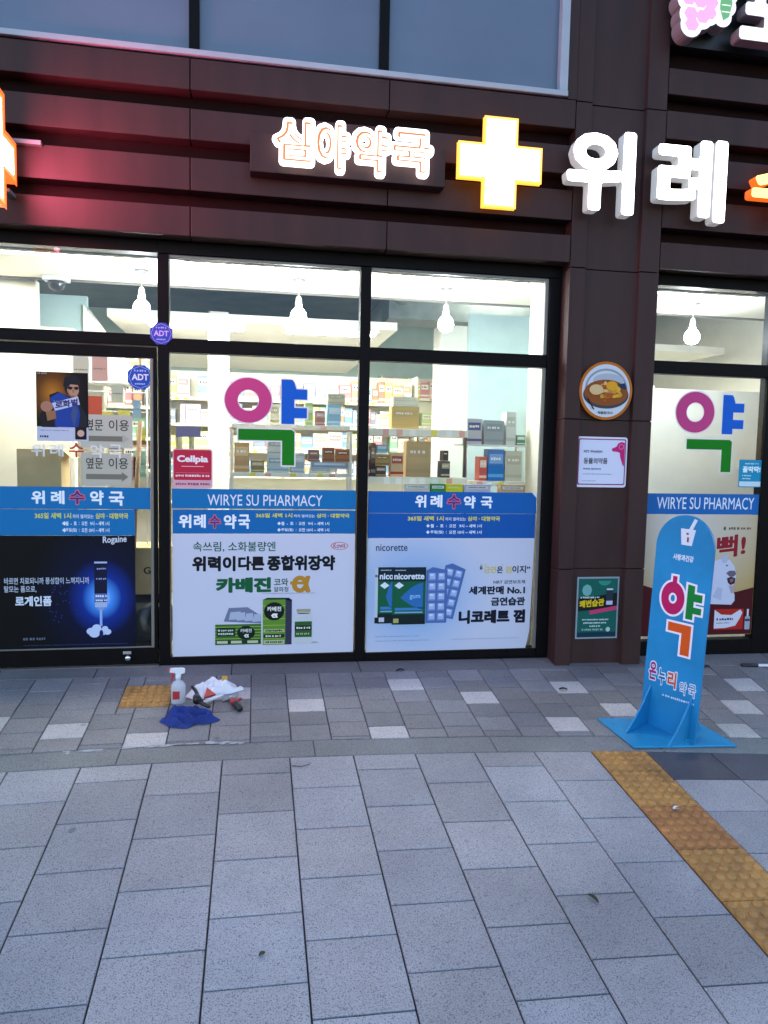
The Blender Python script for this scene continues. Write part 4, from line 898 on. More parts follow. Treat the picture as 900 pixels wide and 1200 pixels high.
mb.rect(q(.74, 0)[0], q(.96, 0)[0], q(0, .97)[1], q(0, .79)[1], y - .0027, '1e1010'); mb.poly(ell(*q(.85, .88), W_ * .07, H_ * .05, 12), y - .003, 'd0a898')
mb.build('picture', t)
mb = MB(); mb.text('로화벌', q(.36, 0)[0], q(.80, 0)[0], q(0, .535)[1], q(0, .43)[1], y - .0033, '3a3a78', .045, slant=.19); mb.dashes(q(.33, 0)[0], q(.6, 0)[0], q(0, .42)[1], .014, y - .0033, '6a6a9a', 64); mb.dashes(q(.06, 0)[0], q(.62, 0)[0], q(0, .845)[1], .007, y - .0006, '8a80a0', 65); mb.dashes(q(.06, 0)[0], q(.22, 0)[0], q(0, .935)[1], .016, y - .0006, '2a2a4a', 66); mb.dashes(q(.03, 0)[0], q(.22, 0)[0], q(0, .025)[1], .010, y - .0006, '9a948c', 67); mb.build('lettering', t)
def arrow_paper(label, b, m, y, fade):
    t = thing('side_door_notice', label, 'notice', ((b[0] + b[1]) / 2, y, b[2])); x0, x1, z0, z1 = b; w = x1 - x0; h = z1 - z0
    mb = MB(); mb.box(x0, x1, y, y + .0008, z0, z1, m); mb.build('sheet', t)
    mb = MB(); mb.text('옆문', x0 + w * .09, x0 + w * .43, z0 + h * .52, z0 + h * .86, y - .0006, '4a4640', .012); mb.text('이용', x0 + w * .54, x0 + w * .93, z0 + h * .52, z0 + h * .86, y - .0006, '4a4640', .012); mb.build('lettering', t)
    mb = MB(); mb.rect(x0 + w * .09, x0 + w * .80, z0 + h * .20, z0 + h * .36, y - .0006, '7a7466'); mb.poly([(x0 + w * .80, z0 + h * .13), (x0 + w * .93, z0 + h * .28), (x0 + w * .80, z0 + h * .43)], y - .0006, fade); mb.build('arrow', t)
arrow_paper('upper grey paper with two words and an arrow, partly behind the poster of the man', (-1.1626, -0.8285, -0.0054, 0.2178), 'c0bcaa', YG + .0004 - .0006, 'b0ab9c')
arrow_paper('lower grey paper with two words and a dark arrow just above the blue door film', (-1.1605, -0.836, -0.262, -0.0398), 'b9b5a4', YG - .0008, '7a7466')
plain('orange_card', 'plain orange red card peeking out right of the poster of the man', 'card', (-1.1225, -1.0247, 0.2156, 0.3404), 'c85a3c', YG + .0003 - .0002)
t = thing('door_lettering', 'row of thin translucent white shop name letters with one red letter on the door glass', 'lettering', (-1.2, .013, 0))
mb = MB()
for c, b, m in (('위', (-1.4754, -1.3902, -0.071, 0.0139), 'd9d8d4'), ('례', (-1.3581, -1.2723, -0.0688, 0.0165), 'd9d8d4'), ('수', (-1.2399, -1.1425, -0.0722, 0.0249), 'b8452c'), ('약', (-1.1045, -1.0171, -0.0755, 0.0163), 'e4e2dc'), ('국', (-0.9842, -0.896, -0.0733, 0.0189), 'e4e2dc')): mb.text(c, *b, YG - .0032, m, .018)
mb.build('letters', t)
t = thing('blue_notice_sticker', 'small turquoise notice at the right side of the window right of the pillar', 'sticker', (3.87, .013, -.1))
x0, x1, z0, z1 = 3.7589, 3.9769, -0.2145, 0.0012
mb = MB(); mb.box(x0, x1, YG - .001, YG, z0, z1, '1a8cb4'); mb.rect(x0 + .008, x1 - .008, z0 + .006, z0 + .045, YG - .0014, 'c8dce6'); mb.build('sheet', t)
mb = MB(); y = YG - .002; mb.text('꼴딱딱!', x0 + .03, x1 - .03, z1 - .10, z1 - .05, y, 'dff0f4', .04); mb.dashes(x0 + .05, x1 - .05, z1 - .03, .012, y, 'b8dce8', 70); mb.dashes(x0 + .03, x0 + .11, z1 - .125, .012, y, 'b8dce8', 71); mb.dashes(x0 + .03, x0 + .11, z1 - .148, .012, y, 'b8dce8', 72); mb.build('lettering', t)
from mathutils import noise
# ------------------------------------------------------------------ blue pharmacy stand on the pavement
STO = Vector((2.46569, -.96115, -1.7018))
su = Vector((.52330965, -.85100447, -.04402726)); sn = Vector((.02306225, -.03750376, .99903033)); sw = Vector((.85183046, .52381758, 0))
t = thing('pharmacy_stand', 'sky blue round topped standing sign board on a flat blue base plate', 'sign stand', tuple(STO))
class SB(MB):   # local frame: first axis along the board, second up, third away from the street side
    def fin(s): s.v = [tuple(STO + su * x + sn * z + sw * y) for x, y, z in s.v]; return s
U0, U1, HT = -.012, .352, 1.368
um = (U0 + U1) / 2; hr = (U1 - U0) / 2
out = [(U0, -.02), (U1, -.02), (U1, HT - hr * 1.12)] + [(um + hr * math.cos(R(a)), HT - hr * 1.12 + hr * 1.12 * math.sin(R(a))) for a in range(6, 180, 6)] + [(U0, HT - hr * 1.12)]
mb = SB(); mb.prism(out, 0, .022, 'stand_blue'); mb.fin().build('board', t, .003)
mb = SB(); y = -.0012
def oyak(e, m, y):
    r = .075; c = (.128, .845)
    mb.ring(c[0], c[1], r + e, (r + .028) + e, max(.0, .026 - e), max(.0, .034 - e), y, m, 40)
    mb.poly([(.118 - e, .94), (.146 + e, .94), (.146 + e, .985 + e), (.118 - e, .985 + e)], y - .0001, m)
oyak(.013, 'e6e2ec', y)
def shape(pts, e, m, y):
    c = (sum(p[0] for p in pts) / len(pts), sum(p[1] for p in pts) / len(pts))
    if e:
        n = len(pts); q = []
        for i in range(n):
            a, b, d = Vector(pts[i - 1]), Vector(pts[i]), Vector(pts[(i + 1) % n])
            n1 = Vector(((b - a).y, -(b - a).x)).normalized(); n2 = Vector(((d - b).y, -(d - b).x)).normalized()
            w = (n1 + n2); w = w / max(.3, w.dot(n1)); q.append(tuple(b + w * e))
        pts = q
    mb.poly(pts, y, m)
GREEN = [(.218, .735), (.262, .735), (.262, .775), (.312, .775), (.312, .815), (.262, .815), (.262, .850), (.312, .850), (.312, .898), (.262, .898), (.262, .945), (.218, .950)]
ORNG = [(.115, .640), (.205, .640), (.205, .505), (.262, .505), (.262, .695), (.115, .695)]
for pts in (GREEN, ORNG): shape(pts, .013, 'e6e2ec', y - .0002)
oyak(0, 'b31a5c', y - .0006)
shape(GREEN, 0, '0c7a32', y - .0008); shape(ORNG, 0, 'd2541a', y - .0008)
mb.poly([(.138, 1.285), (.150, 1.185), (.215, 1.185), (.232, 1.285)], y, 'd4dbe8'); mb.poly([(.188, 1.282), (.212, 1.282), (.238, 1.345), (.218, 1.352)], y - .0003, 'd4dbe8')
mb.rect(.175, .19, 1.25, 1.262, y - .0006, '8a4a5a'); mb.rect(.182, .194, 1.205, 1.235, y - .0006, '8a4a5a')
mb.text('사랑과건강', .105, .235, 1.085, 1.125, y, 'c2d2e4', .05)
for c, a, b, z0, z1, m in (('온', .020, .068, .300, .415, '9a2a6a'), ('누', .085, .128, .285, .385, '0c6a9a'), ('리', .145, .200, .280, .385, 'c2502a')):
    mb.text(c, a - .006, b + .006, z0 - .008, z1 + .008, y, 'd2dcea', .085); mb.text(c, a, b, z0, z1, y - .0012, m, .03)
for c, a, b in (('약', .222, .272), ('국', .280, .330)):
    mb.text(c, a, b, .255, .345, y, 'd2dcea', .075); mb.text(c, a + .004, b - .004, .262, .338, y - .0012, '2a63a0', .0)
mb.dashes(.12, .325, .222, .016, y, 'b4cbe4', 80)
mb.fin().build('lettering', t)
def fin_piece(u, side, depth, h):
    mb = SB(); prof = [(0, h), (side * .012, h * .93), (side * depth * .34, h * .58), (side * depth * .66, h * .28), (side * depth, .006), (0, .002)]
    off = 0 if side < 0 else .022
    a = [(u, off + y_, z) for y_, z in prof]; b = [(u + .012, off + y_, z) for y_, z in prof]; n = len(a)
    mb.add(a + b, [tuple(range(n)), tuple(reversed(range(n, 2 * n)))] + [(i, n + i, n + (i + 1) % n, (i + 1) % n) for i in range(n)], 'stand_blue')
    mb.fin().build('fin', t, .002)
for u in (.030, .300):
    fin_piece(u, -1, .25, .26); fin_piece(u, 1, .15, .26)
mb = MB(); BP = [(2.168, -.941), (2.24, -1.278), (2.954, -1.243), (2.84, -.946)]
mb.add([(x, y_, gz(x, y_) + .016) for x, y_ in BP] + [(x, y_, gz(x, y_) + .003) for x, y_ in BP], [(0, 1, 2, 3), (7, 6, 5, 4)] + [(i + 4, (i + 1) % 4 + 4, (i + 1) % 4, i) for i in range(4)], 'stand_base_blue')
mb.build('base_plate', t, .004)

# ------------------------------------------------------------------ window cleaning things left on the setts
def at(x, y, h=0): return (x, y, gz(x, y) + h)
# spray bottle
bx, by = -.470, -.60; bz = gz(bx, by) + .002
t = thing('spray_bottle', 'clear spray bottle with a white and red trigger head standing by the blue cloth', 'spray bottle', (bx, by, bz))
mb = MB(); mb.lathe([(.040, 0), (.044, .006), (.044, .108), (.041, .120), (.030, .134), (.016, .144), (.014, .158)], bx, by, 'clear_plastic', 18, bz); mb.build('bottle', t)
mb = MB(); mb.lathe([(.018, .150), (.018, .172), (.014, .176)], bx, by, 'white_plastic', 14, bz); mb.build('collar', t)
mb = MB(); mb.prism([(bx - .048, bz + .218), (bx - .050, bz + .196), (bx - .016, bz + .192), (bx - .014, bz + .174), (bx + .014, bz + .174), (bx + .018, bz + .186), (bx + .040, bz + .190), (bx + .040, bz + .212), (bx + .026, bz + .220)], by - .013, by + .013, 'white_plastic'); mb.tube([(bx - .049, by, bz + .207), (bx - .066, by, bz + .207)], .008, 'red_plastic', 10); mb.build('spray_head', t, .004)
mb = MB(); mb.prism([(bx - .040, bz + .196), (bx - .022, bz + .194), (bx - .026, bz + .166), (bx - .040, bz + .138), (bx - .048, bz + .142), (bx - .040, bz + .168)], by - .007, by + .007, 'red_plastic'); mb.build('trigger', t, .002)
mb = MB(); mb.prism([(bx - .030, bz + .035), (bx + .012, bz + .035), (bx + .012, bz + .085), (bx - .030, bz + .085)], by - .0452, by - .034, 'red_plastic'); mb.build('bottle_label', t)
# crumpled cloth helper: outline blob with folds
def cloth(name, label, cat, cx, cy, rx, ry, hh, m, rot=0, seed=1, sides=72, rings=26, outline=None):
    rg = random.Random(seed); ph = [rg.uniform(0, 6.28) for _ in range(8)]
    vs = []; fs = []
    for j in range(rings + 1):
        q = j / rings
        for k in range(sides):
            a = 2 * math.pi * k / sides
            rad = 1 + .13 * math.sin(3 * a + ph[0]) + .09 * math.sin(5 * a + ph[1]) + .05 * math.sin(9 * a + ph[2])
            px, py = q * rad * rx * math.cos(a), q * rad * ry * math.sin(a)
            X = cx + px * math.cos(rot) - py * math.sin(rot); Y = cy + px * math.sin(rot) + py * math.cos(rot)
            dome = (1 - q ** 3) ** .8 if q < 1 else 0
            dome = min(1, (1 - q) * 2.6) ** .75
            nv = Vector((px / rx * 1.7 + ph[3], py / ry * 1.3 + ph[4], seed)); w_ = noise.noise_vector(nv * .8) * .5
            lump = .5 + .55 * noise.noise(nv * 1.25 + w_); r1 = 1 - min(1, abs(noise.noise(nv * 1.0 + w_ * 1.5 + Vector((5, 2, 1)))) * 2.4); r2 = noise.noise(nv * 3.6 + w_ * 3)
            vs.append(at(X, Y, .004 + hh * dome * max(.05, .55 * lump + .38 * r1 * r1 * (3 - 2 * r1) + .11 * r2)))
    for j in range(rings):
        for k in range(sides): fs.append((j * sides + k, (j + 1) * sides + k, (j + 1) * sides + (k + 1) % sides, j * sides + (k + 1) % sides))
    mb = MB(); mb.add(vs, fs, m, True); o = mb.build(name); return tag(o, label, cat)
cloth('cleaning_cloth', 'crumpled dark blue cloth lying on the setts below the spray bottle', 'cloth', -.392, -.83, .160, .100, .105, 'blue_cloth', -.05, 3)
# white folded plastic dustpan
bx, by = -.245, -.50
t = thing('plastic_sheet', 'crumpled white plastic sheet with a yellow clip, right of the spray bottle', 'plastic sheet', at(bx, by))
o = cloth('sheet', 'x', 'x', -.258, -.455, .170, .095, .090, 'white_cloth', .42, 17)
del o['label']; del o['category']; o.parent = t; o.matrix_parent_inverse = t.matrix_basis.inverted()
mb = MB(); mb.tube([at(-.335, -.66, .018), at(-.20, -.575, .03)], .011, 'white_plastic', 8); mb.build('white_bar', t)
mb = MB(); mb.add([at(-.315, -.60, .03), at(-.245, -.565, .035), at(-.30, -.53, .062), at(-.315, -.60, .02), at(-.245, -.565, .025), at(-.30, -.53, .05)], [(0, 1, 2), (5, 4, 3), (0, 3, 4, 1), (1, 4, 5, 2), (2, 5, 3, 0)], 'red_plastic'); mb.build('red_corner', t)
mb = MB(); x, y_, z = at(-.195, -.405, .055); mb.box(x - .018, x + .018, y_ - .01, y_ + .012, z - .02, z + .026, 'yellow_plastic'); mb.build('clip', t, .004)
# black squeegee handle between cloth and sheet
t = thing('black_squeegee', 'black rubber squeegee lying across the blue cloth beside the spray bottle', 'squeegee', at(-.36, -.72))
mb = MB(); mb.tube([at(-.39, -.545, .075), at(-.365, -.60, .075), at(-.345, -.67, .07), at(-.32, -.745, .068)], .010, 'black_plastic', 8, .014); mb.build('handle', t)
mb = MB(); mb.tube([at(-.355, -.68, .07), at(-.345, -.74, .074)], .022, 'black_plastic', 10, .026); mb.build('grip', t)
mb = MB(); a0, a1 = Vector(at(-.345, -.735, .07)), Vector(at(-.27, -.80, .062)); mb.tube([a0, a1], .013, 'black_plastic', 6); mb.build('blade', t)
# glass scraper with steel blade, red neck and black handle
t = thing('glass_scraper', 'glass scraper with red collar and short black handle, right of the white sheet', 'scraper', at(-.13, -.62))
mb = MB(); mb.add([at(-.205, -.565, .012), at(-.20, -.62, .008), at(-.115, -.575, .012), at(-.10, -.535, .018), at(-.205, -.565, .016), at(-.20, -.62, .012), at(-.115, -.575, .016), at(-.10, -.535, .022)], [(4, 5, 6, 7), (3, 2, 1, 0), (0, 1, 5, 4), (1, 2, 6, 5), (2, 3, 7, 6), (3, 0, 4, 7)], 'steel'); mb.build('blade', t)
mb = MB(); mb.tube([at(-.155, -.585, .02), at(-.148, -.62, .024), at(-.135, -.66, .026)], .012, 'chrome', 8); mb.build('neck', t)
mb = MB(); mb.tube([at(-.140, -.65, .026), at(-.118, -.70, .026)], .019, 'red_plastic', 10); mb.tube([at(-.125, -.67, .03), at(-.085, -.635, .03)], .009, 'red_plastic', 8); mb.build('collar', t)
mb = MB(); mb.tube([at(-.122, -.692, .026), at(-.100, -.735, .024), at(-.088, -.765, .024)], .020, 'black_plastic', 12, .018); mb.build('handle', t)
# small litter
def leaf(name, label, x, y_, l, w, rot, m, curl=.01):
    mb = MB(); n = 7; vs = []; fs = []
    for i in range(n):
        q = i / (n - 1); ww = w * math.sin(math.pi * min(.98, q * .95 + .03)) ** .8
        for s_ in (-1, 0, 1):
            lx, ly = (q - .5) * l, s_ * ww / 2
            vs.append(at(x + lx * math.cos(rot) - ly * math.sin(rot), y_ + lx * math.sin(rot) + ly * math.cos(rot), .004 + curl * (abs(s_) * .7 + math.sin(q * 3.1) * .5)))
    for i in range(n - 1):
        for k in range(2): fs.append((i * 3 + k, (i + 1) * 3 + k, (i + 1) * 3 + k + 1, i * 3 + k + 1))
    mb.add(vs, fs, m, True); return tag(mb.build(name), label, 'leaf' if 'leaf' in name else 'litter')
leaf('dry_leaf', 'small dark green leaf on grey paving left of the yellow tactile strip', 1.391, -2.50, .055, .022, -1.1, 'dry_leaf')
leaf('dry_leaf', 'tiny dark curled leaf near the bottom centre of the grey paving', .031, -2.667, .028, .018, .6, 'dry_leaf', .006)
leaf('dry_leaf', 'dark curled leaf on the forecourt just left of the pillar foot', 2.11, -.536, .06, .02, -.1, 'black_plastic', .012)
leaf('dry_leaf', 'dark leaf against the foot of the shopfront left of the pillar', 1.02, -.20, .06, .025, .2, 'black_plastic', .012)
leaf('dry_leaf', 'dark leaf on the setts right of the blue stand', 3.42, -.22, .06, .03, .3, 'black_plastic', .012)
leaf('paper_scrap', 'small white scrap of paper on the yellow tactile strip', 2.147, -1.888, .05, .028, .2, 'paper_scrap', .008)
mb = MB(); mb.tube([at(.20, -1.40, .004), at(.245, -1.415, .007), at(.285, -1.40, .007), at(.30, -1.375, .004)], .0028, 'dry_leaf', 6, .0015); tag(mb.build('twig'), 'thin curved twig on the grey paving just below the kerb', 'twig')
mb = MB(); mb.tube([at(3.85, -.22, .014), at(4.15, -.24, .014)], .012, 'white_plastic', 8); mb.tube([at(3.72, -.21, .014), at(3.852, -.22, .014)], .013, 'black_plastic', 8); tag(mb.build('discarded_stick'), 'thin pale stick with a dark end on the ground under the right window', 'stick')
# faint white smear where something was spilt along the kerb
mb = MB(); rg = random.Random(12)
for i in range(46):
    x = -1.02 + .95 * rg.random() ** .9; y_ = -1.122 - .03 * rg.random() - .015 * math.sin(x * 4); w = rg.uniform(.01, .05); h = rg.uniform(.003, .010)
    mb.add([at(x + w * math.cos(R(a)) * rg.uniform(.6, 1), y_ + h * math.sin(R(a)) * rg.uniform(.5, 1), .0022 + .00006 * i) for a in range(0, 360, 30)], [tuple(range(12))], 'spill_white')
mat('spill_white', (.42, .43, .46), .85, var=.15, scale=30)
tag(mb.build('paint_smear'), 'faint broken white smear along the kerb below the spray bottle', 'smear')
# ------------------------------------------------------------------ inside the shop
def spell(n): return ['first', 'second', 'third', 'fourth', 'fifth', 'sixth', 'seventh', 'eighth', 'ninth', 'tenth', 'eleventh', 'twelfth', 'thirteenth', 'fourteenth', 'fifteenth', 'sixteenth', 'seventeenth', 'eighteenth', 'nineteenth', 'twentieth', 'twenty-first', 'twenty-second', 'twenty-third', 'twenty-fourth', 'twenty-fifth', 'twenty-sixth', 'twenty-seventh', 'twenty-eighth', 'twenty-ninth', 'thirtieth'][n]
def rack(name, label, x0, x1, y0, y1, zs, ends=True, back=True, th=.03, posts='shelf_white', floor=-1.5):
    t = thing(name, label, 'shelving', ((x0 + x1) / 2, (y0 + y1) / 2, floor))
    for z in zs:
        mb = MB(); mb.box(x0 + .021, x1 - .021, y0, y1 - .016, z - th, z, 'shelf_white'); mb.build('shelf', t, .002)
        mb = MB(); rg = random.Random(int(z * 1000) + int(x0 * 100)); x = x0 + .04
        while x < x1 - .09:
            if rg.random() < .75: mb.rect(x, x + .045, z - th + .003, z - .004, y0 - .0015, rg.choice(['f0f0ec', 'f0f0ec', 'ecdc50', 'e8a8a0']))
            x += rg.uniform(.07, .12)
        mb.build('price_tags', t)
    if ends:
        for a in (x0, x1 - .02):
            mb = MB(); mb.box(a, a + .02, y0, y1, floor, max(zs) + (.3 if back else .02), posts); mb.build('side_panel', t)
    if back:
        mb = MB(); mb.box(x0 + .021, x1 - .021, y1 - .015, y1, floor, max(zs) + .3, 'shelf_white'); mb.build('back_panel', t)
    return t
COLN = {'e8e6e0': 'white', 'd88a94': 'pink red', '7aa4d4': 'blue', 'e4cf80': 'yellow', '8ec4a0': 'green', 'dcb088': 'orange', '8ac8d8': 'pale turquoise', 'c8a8d0': 'lilac', 'b08a70': 'brown', 'e8c8c0': 'pale pink', '8a98b0': 'slate blue', 'c0d49a': 'lime green'}
def pbox(x, y, z, w, d, h, c, label, group=None, band=None, name='medicine_box', cat='box'):
    mb = MB(); mb.box(x, x + w, y, y + d, z + .001, z + h, c)
    band = band or ('e8e6e0' if c != 'e8e6e0' else random.choice(['7aa4d4', 'd88a94', '8ec4a0', 'dcb088']))
    mb.rect(x + w * .08, x + w * .92, z + h * .55, z + h * .85, y - .001, band); mb.rect(x, x + w, z + h * .12, z + h * .22, y - .001, band)
    mb.dashes(x + w * .16, x + w * .8, z + h * .70, h * .10, y - .002, '4a4a5a' if band == 'e8e6e0' else 'e8e6e0', int(x * 997) % 50)
    return tag(mb.build(name), label, cat, group)
def fill(rows, x0, x1, y, d, hs, where, group, seed, gapp=.12, name='medicine_box'):
    rg = random.Random(seed)
    for z, rown in rows:
        x = x0; i = 0
        while x < x1 - .05 and i < 30:
            w = min(rg.choice((.055, .07, .085, .10, .13, .16)), x1 - x); h = rg.uniform(*hs); c = rg.choice(list(COLN))
            pbox(x, y + rg.uniform(0, .03), z, w - .006, d, h, c, f'{COLN[c]} box, {spell(i)} from the left on the {rown} {where}', group, name=name)
            i += 1; x += w
            if rg.random() < gapp: x += rg.uniform(.04, .12)
# long white shelving at the back
rack('back_shelf', 'long white shelving full of small boxes along the back of the shop', -.95, 1.75, 2.75, 3.05, [-.55, -.27, .0, .27, .54])
fill([(-.27, 'low'), (.0, 'middle'), (.27, 'upper'), (.54, 'top')], -.92, 1.70, 2.78, .18, (.14, .235), 'back shelf', 'boxes on the back shelving', 21)
rack('side_shelf', 'white shelving with colourful boxes behind the door glass', -1.42, -.98, 2.1, 2.35, [-.5, -.2, .1, .4, .7])
fill([(-.2, 'lowest'), (.1, 'second'), (.4, 'third'), (.7, 'top')], -1.39, -1.01, 2.13, .15, (.14, .24), 'shelf behind the door', 'boxes on the shelving behind the door', 33)
rack('side_shelf', 'white shelving with pale boxes behind the window right of the pillar', 2.95, 3.60, 1.05, 1.25, [-.5, -.2, .08, .36])
fill([(-.2, 'lowest'), (.08, 'middle'), (.36, 'top')], 2.98, 3.57, 1.08, .12, (.12, .22), 'shelf right of the pillar', 'boxes on the shelving right of the pillar', 44)
rack('far_shelf', 'tall pale shelving against the far back wall of the shop', 1.75, 4.6, 5.2, 5.45, [-.4, 0, .4, .8], th=.04)
fill([(.0, 'middle'), (.4, 'upper'), (.8, 'top')], 1.85, 4.5, 5.22, .18, (.18, .32), 'far wall shelf', 'boxes on the far wall shelving', 55, .05)
# display racks just behind the glass
t = rack('display_rack', 'white display shelves close behind the middle window with teal wrapped stock', -.2, .72, .32, .58, [-.165, .195], back=False, ends=False)
for x in (-.19, .70): mb = MB(); mb.box(x, x + .02, .34, .36, -1.5, .16, 'shelf_white'); mb.build('post', t)
for x in (-.19, .70): mb = MB(); mb.box(x, x + .02, .54, .56, -1.5, .16, 'shelf_white'); mb.build('post', t)
t = rack('display_rack', 'white display shelves with one dark post, close behind the window beside the pillar', .81, 1.64, .30, .56, [-.185, .185], back=False, ends=False, th=.055)
for x, m in ((.82, 'shelf_white'), (1.59, 'black_plastic')): mb = MB(); mb.box(x, x + .022, .31, .33, -.18, .129, m); mb.build('post', t)
for x, y in ((.82, .52), (1.59, .52), (.82, .34), (1.59, .34)): mb = MB(); mb.box(x, x + .022, y, y + .02, -1.5, -.241, 'shelf_white'); mb.build('post', t)
t = rack('display_rack', 'low white display shelf with a glass upper shelf, nearest the pillar', 1.66, 2.12, .30, .56, [-.205], back=False, ends=False, th=.04)
mb = MB(); mb.box(1.58, 2.12, .33, .56, .070, .080, 'frost_white'); mb.build('upper_shelf', t)
for x in (1.67, 2.09): mb = MB(); mb.box(x, x + .015, .53, .55, -1.5, .069, 'chrome'); mb.build('post', t)
def prod(x0, x1, z, h, c, label, band=None, y=.34, d=.12, **k): return pbox(x0, y, z, x1 - x0, d, h, c, label, None, band, **k)
card = 'cdb082'
prod(1.02, 1.235, .185, .17, 'c9a55e', 'tan open carton on the upper shelf behind the window beside the pillar', 'c4a05a', name='carton')
prod(1.03, 1.225, .356, .075, 'e2dcc4', 'cream box lying on top of the tan carton', 'd8cfae')
prod(1.16, 1.36, -.185, .28, 'c3a576', 'tall plain brown paper carton between the two shelves beside the pillar', 'bd9f70', y=.44, name='carton')
prod(1.02, 1.12, -.185, .19, 'd8b48a', 'jar shaped tan box with a red lid band beside the paper carton', 'a83a28')
prod(.90, 1.01, -.10, .09, 'a88a50', 'flat tan box under the turquoise packet', '8a6a34'); prod(.905, .985, -.185, .083, '5a4638', 'small dark box under the flat tan box', 'b8a48a')
prod(.91, .99, -.0085, .07, '62bcd0', 'small turquoise packet on top of the flat tan box', 'd8ecf0')
prod(1.42, 1.49, -.185, .13, '4a4a50', 'small charcoal bottle carton with a beige label, left of the dark post', 'c8b48a'); prod(1.435, 1.475, -.054, .08, '22242a', 'narrow black stopper box on the charcoal carton', '30333a')
prod(1.73, 1.79, -.205, .19, 'c85a50', 'narrow red box beside the bright blue carton', 'e8d0b8'); prod(1.80, 1.93, -.205, .25, '1f74c0', 'bright blue carton on the low shelf at the right of the window', '6aa8dc')
prod(1.94, 2.08, -.205, .24, 'c4c4b4', 'pale grey carton right of the bright blue carton', 'b4b4a2')
prod(1.62, 1.74, .080, .20, 'b4b4bc', 'grey box with a navy label on the glass shelf', '2c3c84'); prod(1.76, 1.92, .080, .19, '8a9aa2', 'slate grey carton on the glass shelf, middle', '7c8c96'); prod(1.94, 2.02, .080, .26, 'c8ccc8', 'tall pale box on the glass shelf at the right end', 'b0b8b4'); prod(2.03, 2.10, .080, .08, '3c8a70', 'small green box at the right end of the glass shelf', 'c8dcd0')
prod(.825, .86, -.185, .24, '6a2a34', 'thin dark red box at the far left of the shelf beside the centre mullion', 'c8b8b0'); prod(.865, .90, -.185, .26, '3a2c2c', 'thin black brown box at the left of the shelf beside the centre mullion', '8a7a70')
for i, (a, b, c, l) in enumerate(((1.10, 1.30, 'd8d0c0', 'low cream packet just above the blue film beside the pillar'), (1.31, 1.42, '2a8a3c', 'low green packet just above the blue film beside the pillar'), (1.425, 1.56, 'dcd82a', 'bright yellow packet just above the blue film beside the pillar'), (1.57, 1.78, 'c4bcd8', 'lilac packet just above the blue film beside the pillar'), (1.86, 2.06, 'c8a880', 'tan packet just above the blue film beside the pillar'))):
    prod(a, b, -.305, .075, c, l, None if i != 2 else 'e8e450', y=.20, d=.08)
tr = rack('low_rack', 'low shelf just behind the lower edge of the window beside the pillar', .82, 2.10, .17, .29, [-.305], back=False, ends=True, th=.02)
# stock behind the middle window
prod(.08, .24, -.165, .13, 'b9c8d0', 'pale blue patterned carton at the bottom of the middle window', '8fa8bc'); prod(.08, .245, -.035, .12, 'c2d0d6', 'pale blue patterned carton stacked above another under the green letter', '9ab0c0'); prod(.26, .36, -.165, .15, 'a8b8c4', 'blue grey packet right of the patterned cartons', 'c8d4da')
prod(-.16, -.05, -.165, .22, 'b8946a', 'brown striped packet right of the red sticker', 'd0b890'); prod(-.04, .06, -.165, .09, '8a7a5a', 'low olive brown box at the bottom of the middle window', 'c0b48a')
prod(.40, .56, -.165, .03, 'd8d8cc', 'flat white tray under the brown jars in the middle window', 'a8a89a'); prod(.41, .69, -.134, .055, '8aa0b8', 'flat blue grey carton under the brown jars', 'd0d8e0')
prod(.50, .585, -.078, .11, '8a4a34', 'reddish brown jar shaped box, left of two', '6a3424'); prod(.60, .70, -.078, .10, 'a05a34', 'reddish brown jar shaped box, right of two', '7a3c24'); prod(.39, .47, -.078, .09, '6a4a50', 'dark plum box left of the brown jars', '8a6a70')
prod(.10, .17, .195, .15, 'd8d2b8', 'cream box on the upper shelf of the middle window', 'b8b090'); prod(.36, .42, .195, .17, '9cc070', 'lime green box on the upper shelf right of the blue stroke', 'c8dca8'); prod(.44, .51, .195, .11, 'a8606a', 'dull red box on the upper shelf of the middle window', 'c8a0a0'); prod(.53, .63, .195, .16, '7ab0d0', 'sky blue box on the upper shelf of the middle window', 'c0dcea'); prod(.53, .66, .356, .08, 'c8c0a0', 'tan box on top of the sky blue box', 'b0a888')
# hung leaflets and cards behind the door glass
hung = [(-1.20, -1.10, .42, .60, 'd8d8d4', 'white'), (-1.08, -.98, .44, .60, 'dca8a8', 'pink'), (-.96, -.88, .30, .42, 'd0d0c0', 'grey'), (-1.04, -.95, .14, .24, 'e8e060', 'yellow'), (-.92, -.84, .15, .25, 'ece45a', 'bright yellow'), (-.82, -.77, .20, .32, '8ab8dc', 'blue'), (-.80, -.74, .05, .13, 'e4dc4a', 'lemon yellow'), (-.82, -.74, -.20, -.02, 'a8dcd4', 'mint'), (-.85, -.79, -.22, -.06, 'e8c0c0', 'rose')]
for a, b, z0, z1, c, nm in hung:
    mb = MB(); mb.box(a * 1.08, b * 1.08, .40, .402, z0 * 1.08, z1 * 1.08, c); mb.dashes(a * 1.08 + .01, b * 1.08 - .01, (z0 + z1) * .54, .012, .3985, '8a8a90', int(abs(a) * 100)); tag(mb.build('leaflet'), f'{nm} leaflet hanging inside behind the door glass', 'leaflet')
t = thing('leaflet_stand', 'thin white wire stand holding leaflets behind the door glass', 'stand', (-1.05, .45, -1.5))
for x in (-1.32, -.79): mb = MB(); mb.tube([(x, .41, -1.499), (x, .41, .66)], .006, 'white_plastic', 6); mb.build('post', t)
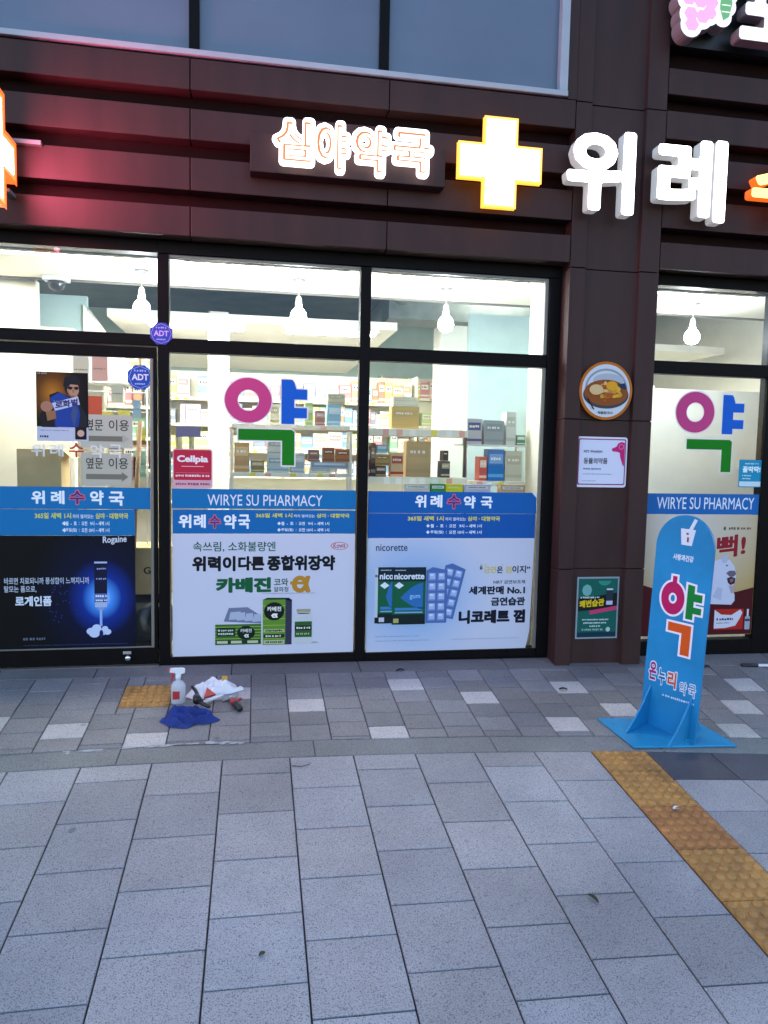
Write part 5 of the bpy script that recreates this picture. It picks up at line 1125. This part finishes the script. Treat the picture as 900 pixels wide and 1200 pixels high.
for z in (.66, .40, .26, .0): mb = MB(); mb.tube([(-1.33, .41, z), (-.78, .41, z)], .004, 'white_plastic', 6); mb.build('crossbar', t)
x0, x1, z0, z1 = -1.60, -1.315, -.40, -.02
t = thing('cardboard_box', 'open brown cardboard carton inside behind the glass door, left of the arrow papers', 'carton', (-1.46, .2, -.42))
mb = MB(); mb.box(x0, x1, .12, .36, z0, z1, 'card_brown'); mb.build('carton_body', t, .003)
mb = MB(); mb.add([(x1, .12, z1), (x1 + .07, .13, z1 - .06), (x1 + .07, .34, z1 - .06), (x1, .36, z1)], [(0, 1, 2, 3)], 'card_brown'); mb.build('flap', t)
t = thing('carton_table', 'small white table under the cardboard carton behind the door', 'table', (-1.46, .24, -1.5))
mb = MB(); mb.box(-1.75, -1.20, .11, .45, -.43, -.402, 'shelf_white'); mb.build('table_top', t)
for x, y in ((-1.73, .13), (-1.24, .13), (-1.73, .42), (-1.24, .42)): mb = MB(); mb.box(x, x + .025, y, y + .02, -1.5, -.431, 'shelf_white'); mb.build('leg', t)
mb = MB(); mb.tube([(-.905, .22, -1.49), (-.80, .16, .19)], .016, 'wood', 10); tag(mb.build('broom_stick'), 'wooden broom stick leaning upright inside the glass door', 'broom stick')
t = thing('floor_carton', 'pale brown carton with a printed mark, low behind the door glass edge', 'carton', (-.75, .3, -1.2))
mb = MB(); mb.box(-1.0, -.60, .20, .55, -1.05, -.72, 'card_brown'); mb.text('G', -.79, -.74, -.90, -.85, .198, '22201c', .02); mb.build('carton_body', t, .004)
mb = MB(); mb.box(-1.0, -.60, .195, .555, -.7195, -.712, 'card_brown'); mb.build('lid', t)
cl = MB(); rg = random.Random(9)
prof = [(.10, 0), (.19, .03), (.21, .14), (.20, .28), (.17, .38), (.09, .44), (.01, .445)]
cl.lathe(prof, -.80, .38, 'black_bag', 26, -1.499); cl.v = [(x + .02 * math.sin(31 * z + 9 * x), y + .02 * math.sin(27 * x + 19 * z), z) for x, y, z in cl.v]
tag(cl.build('rubbish_bag'), 'black plastic bag under the carton inside the glass door', 'bag')
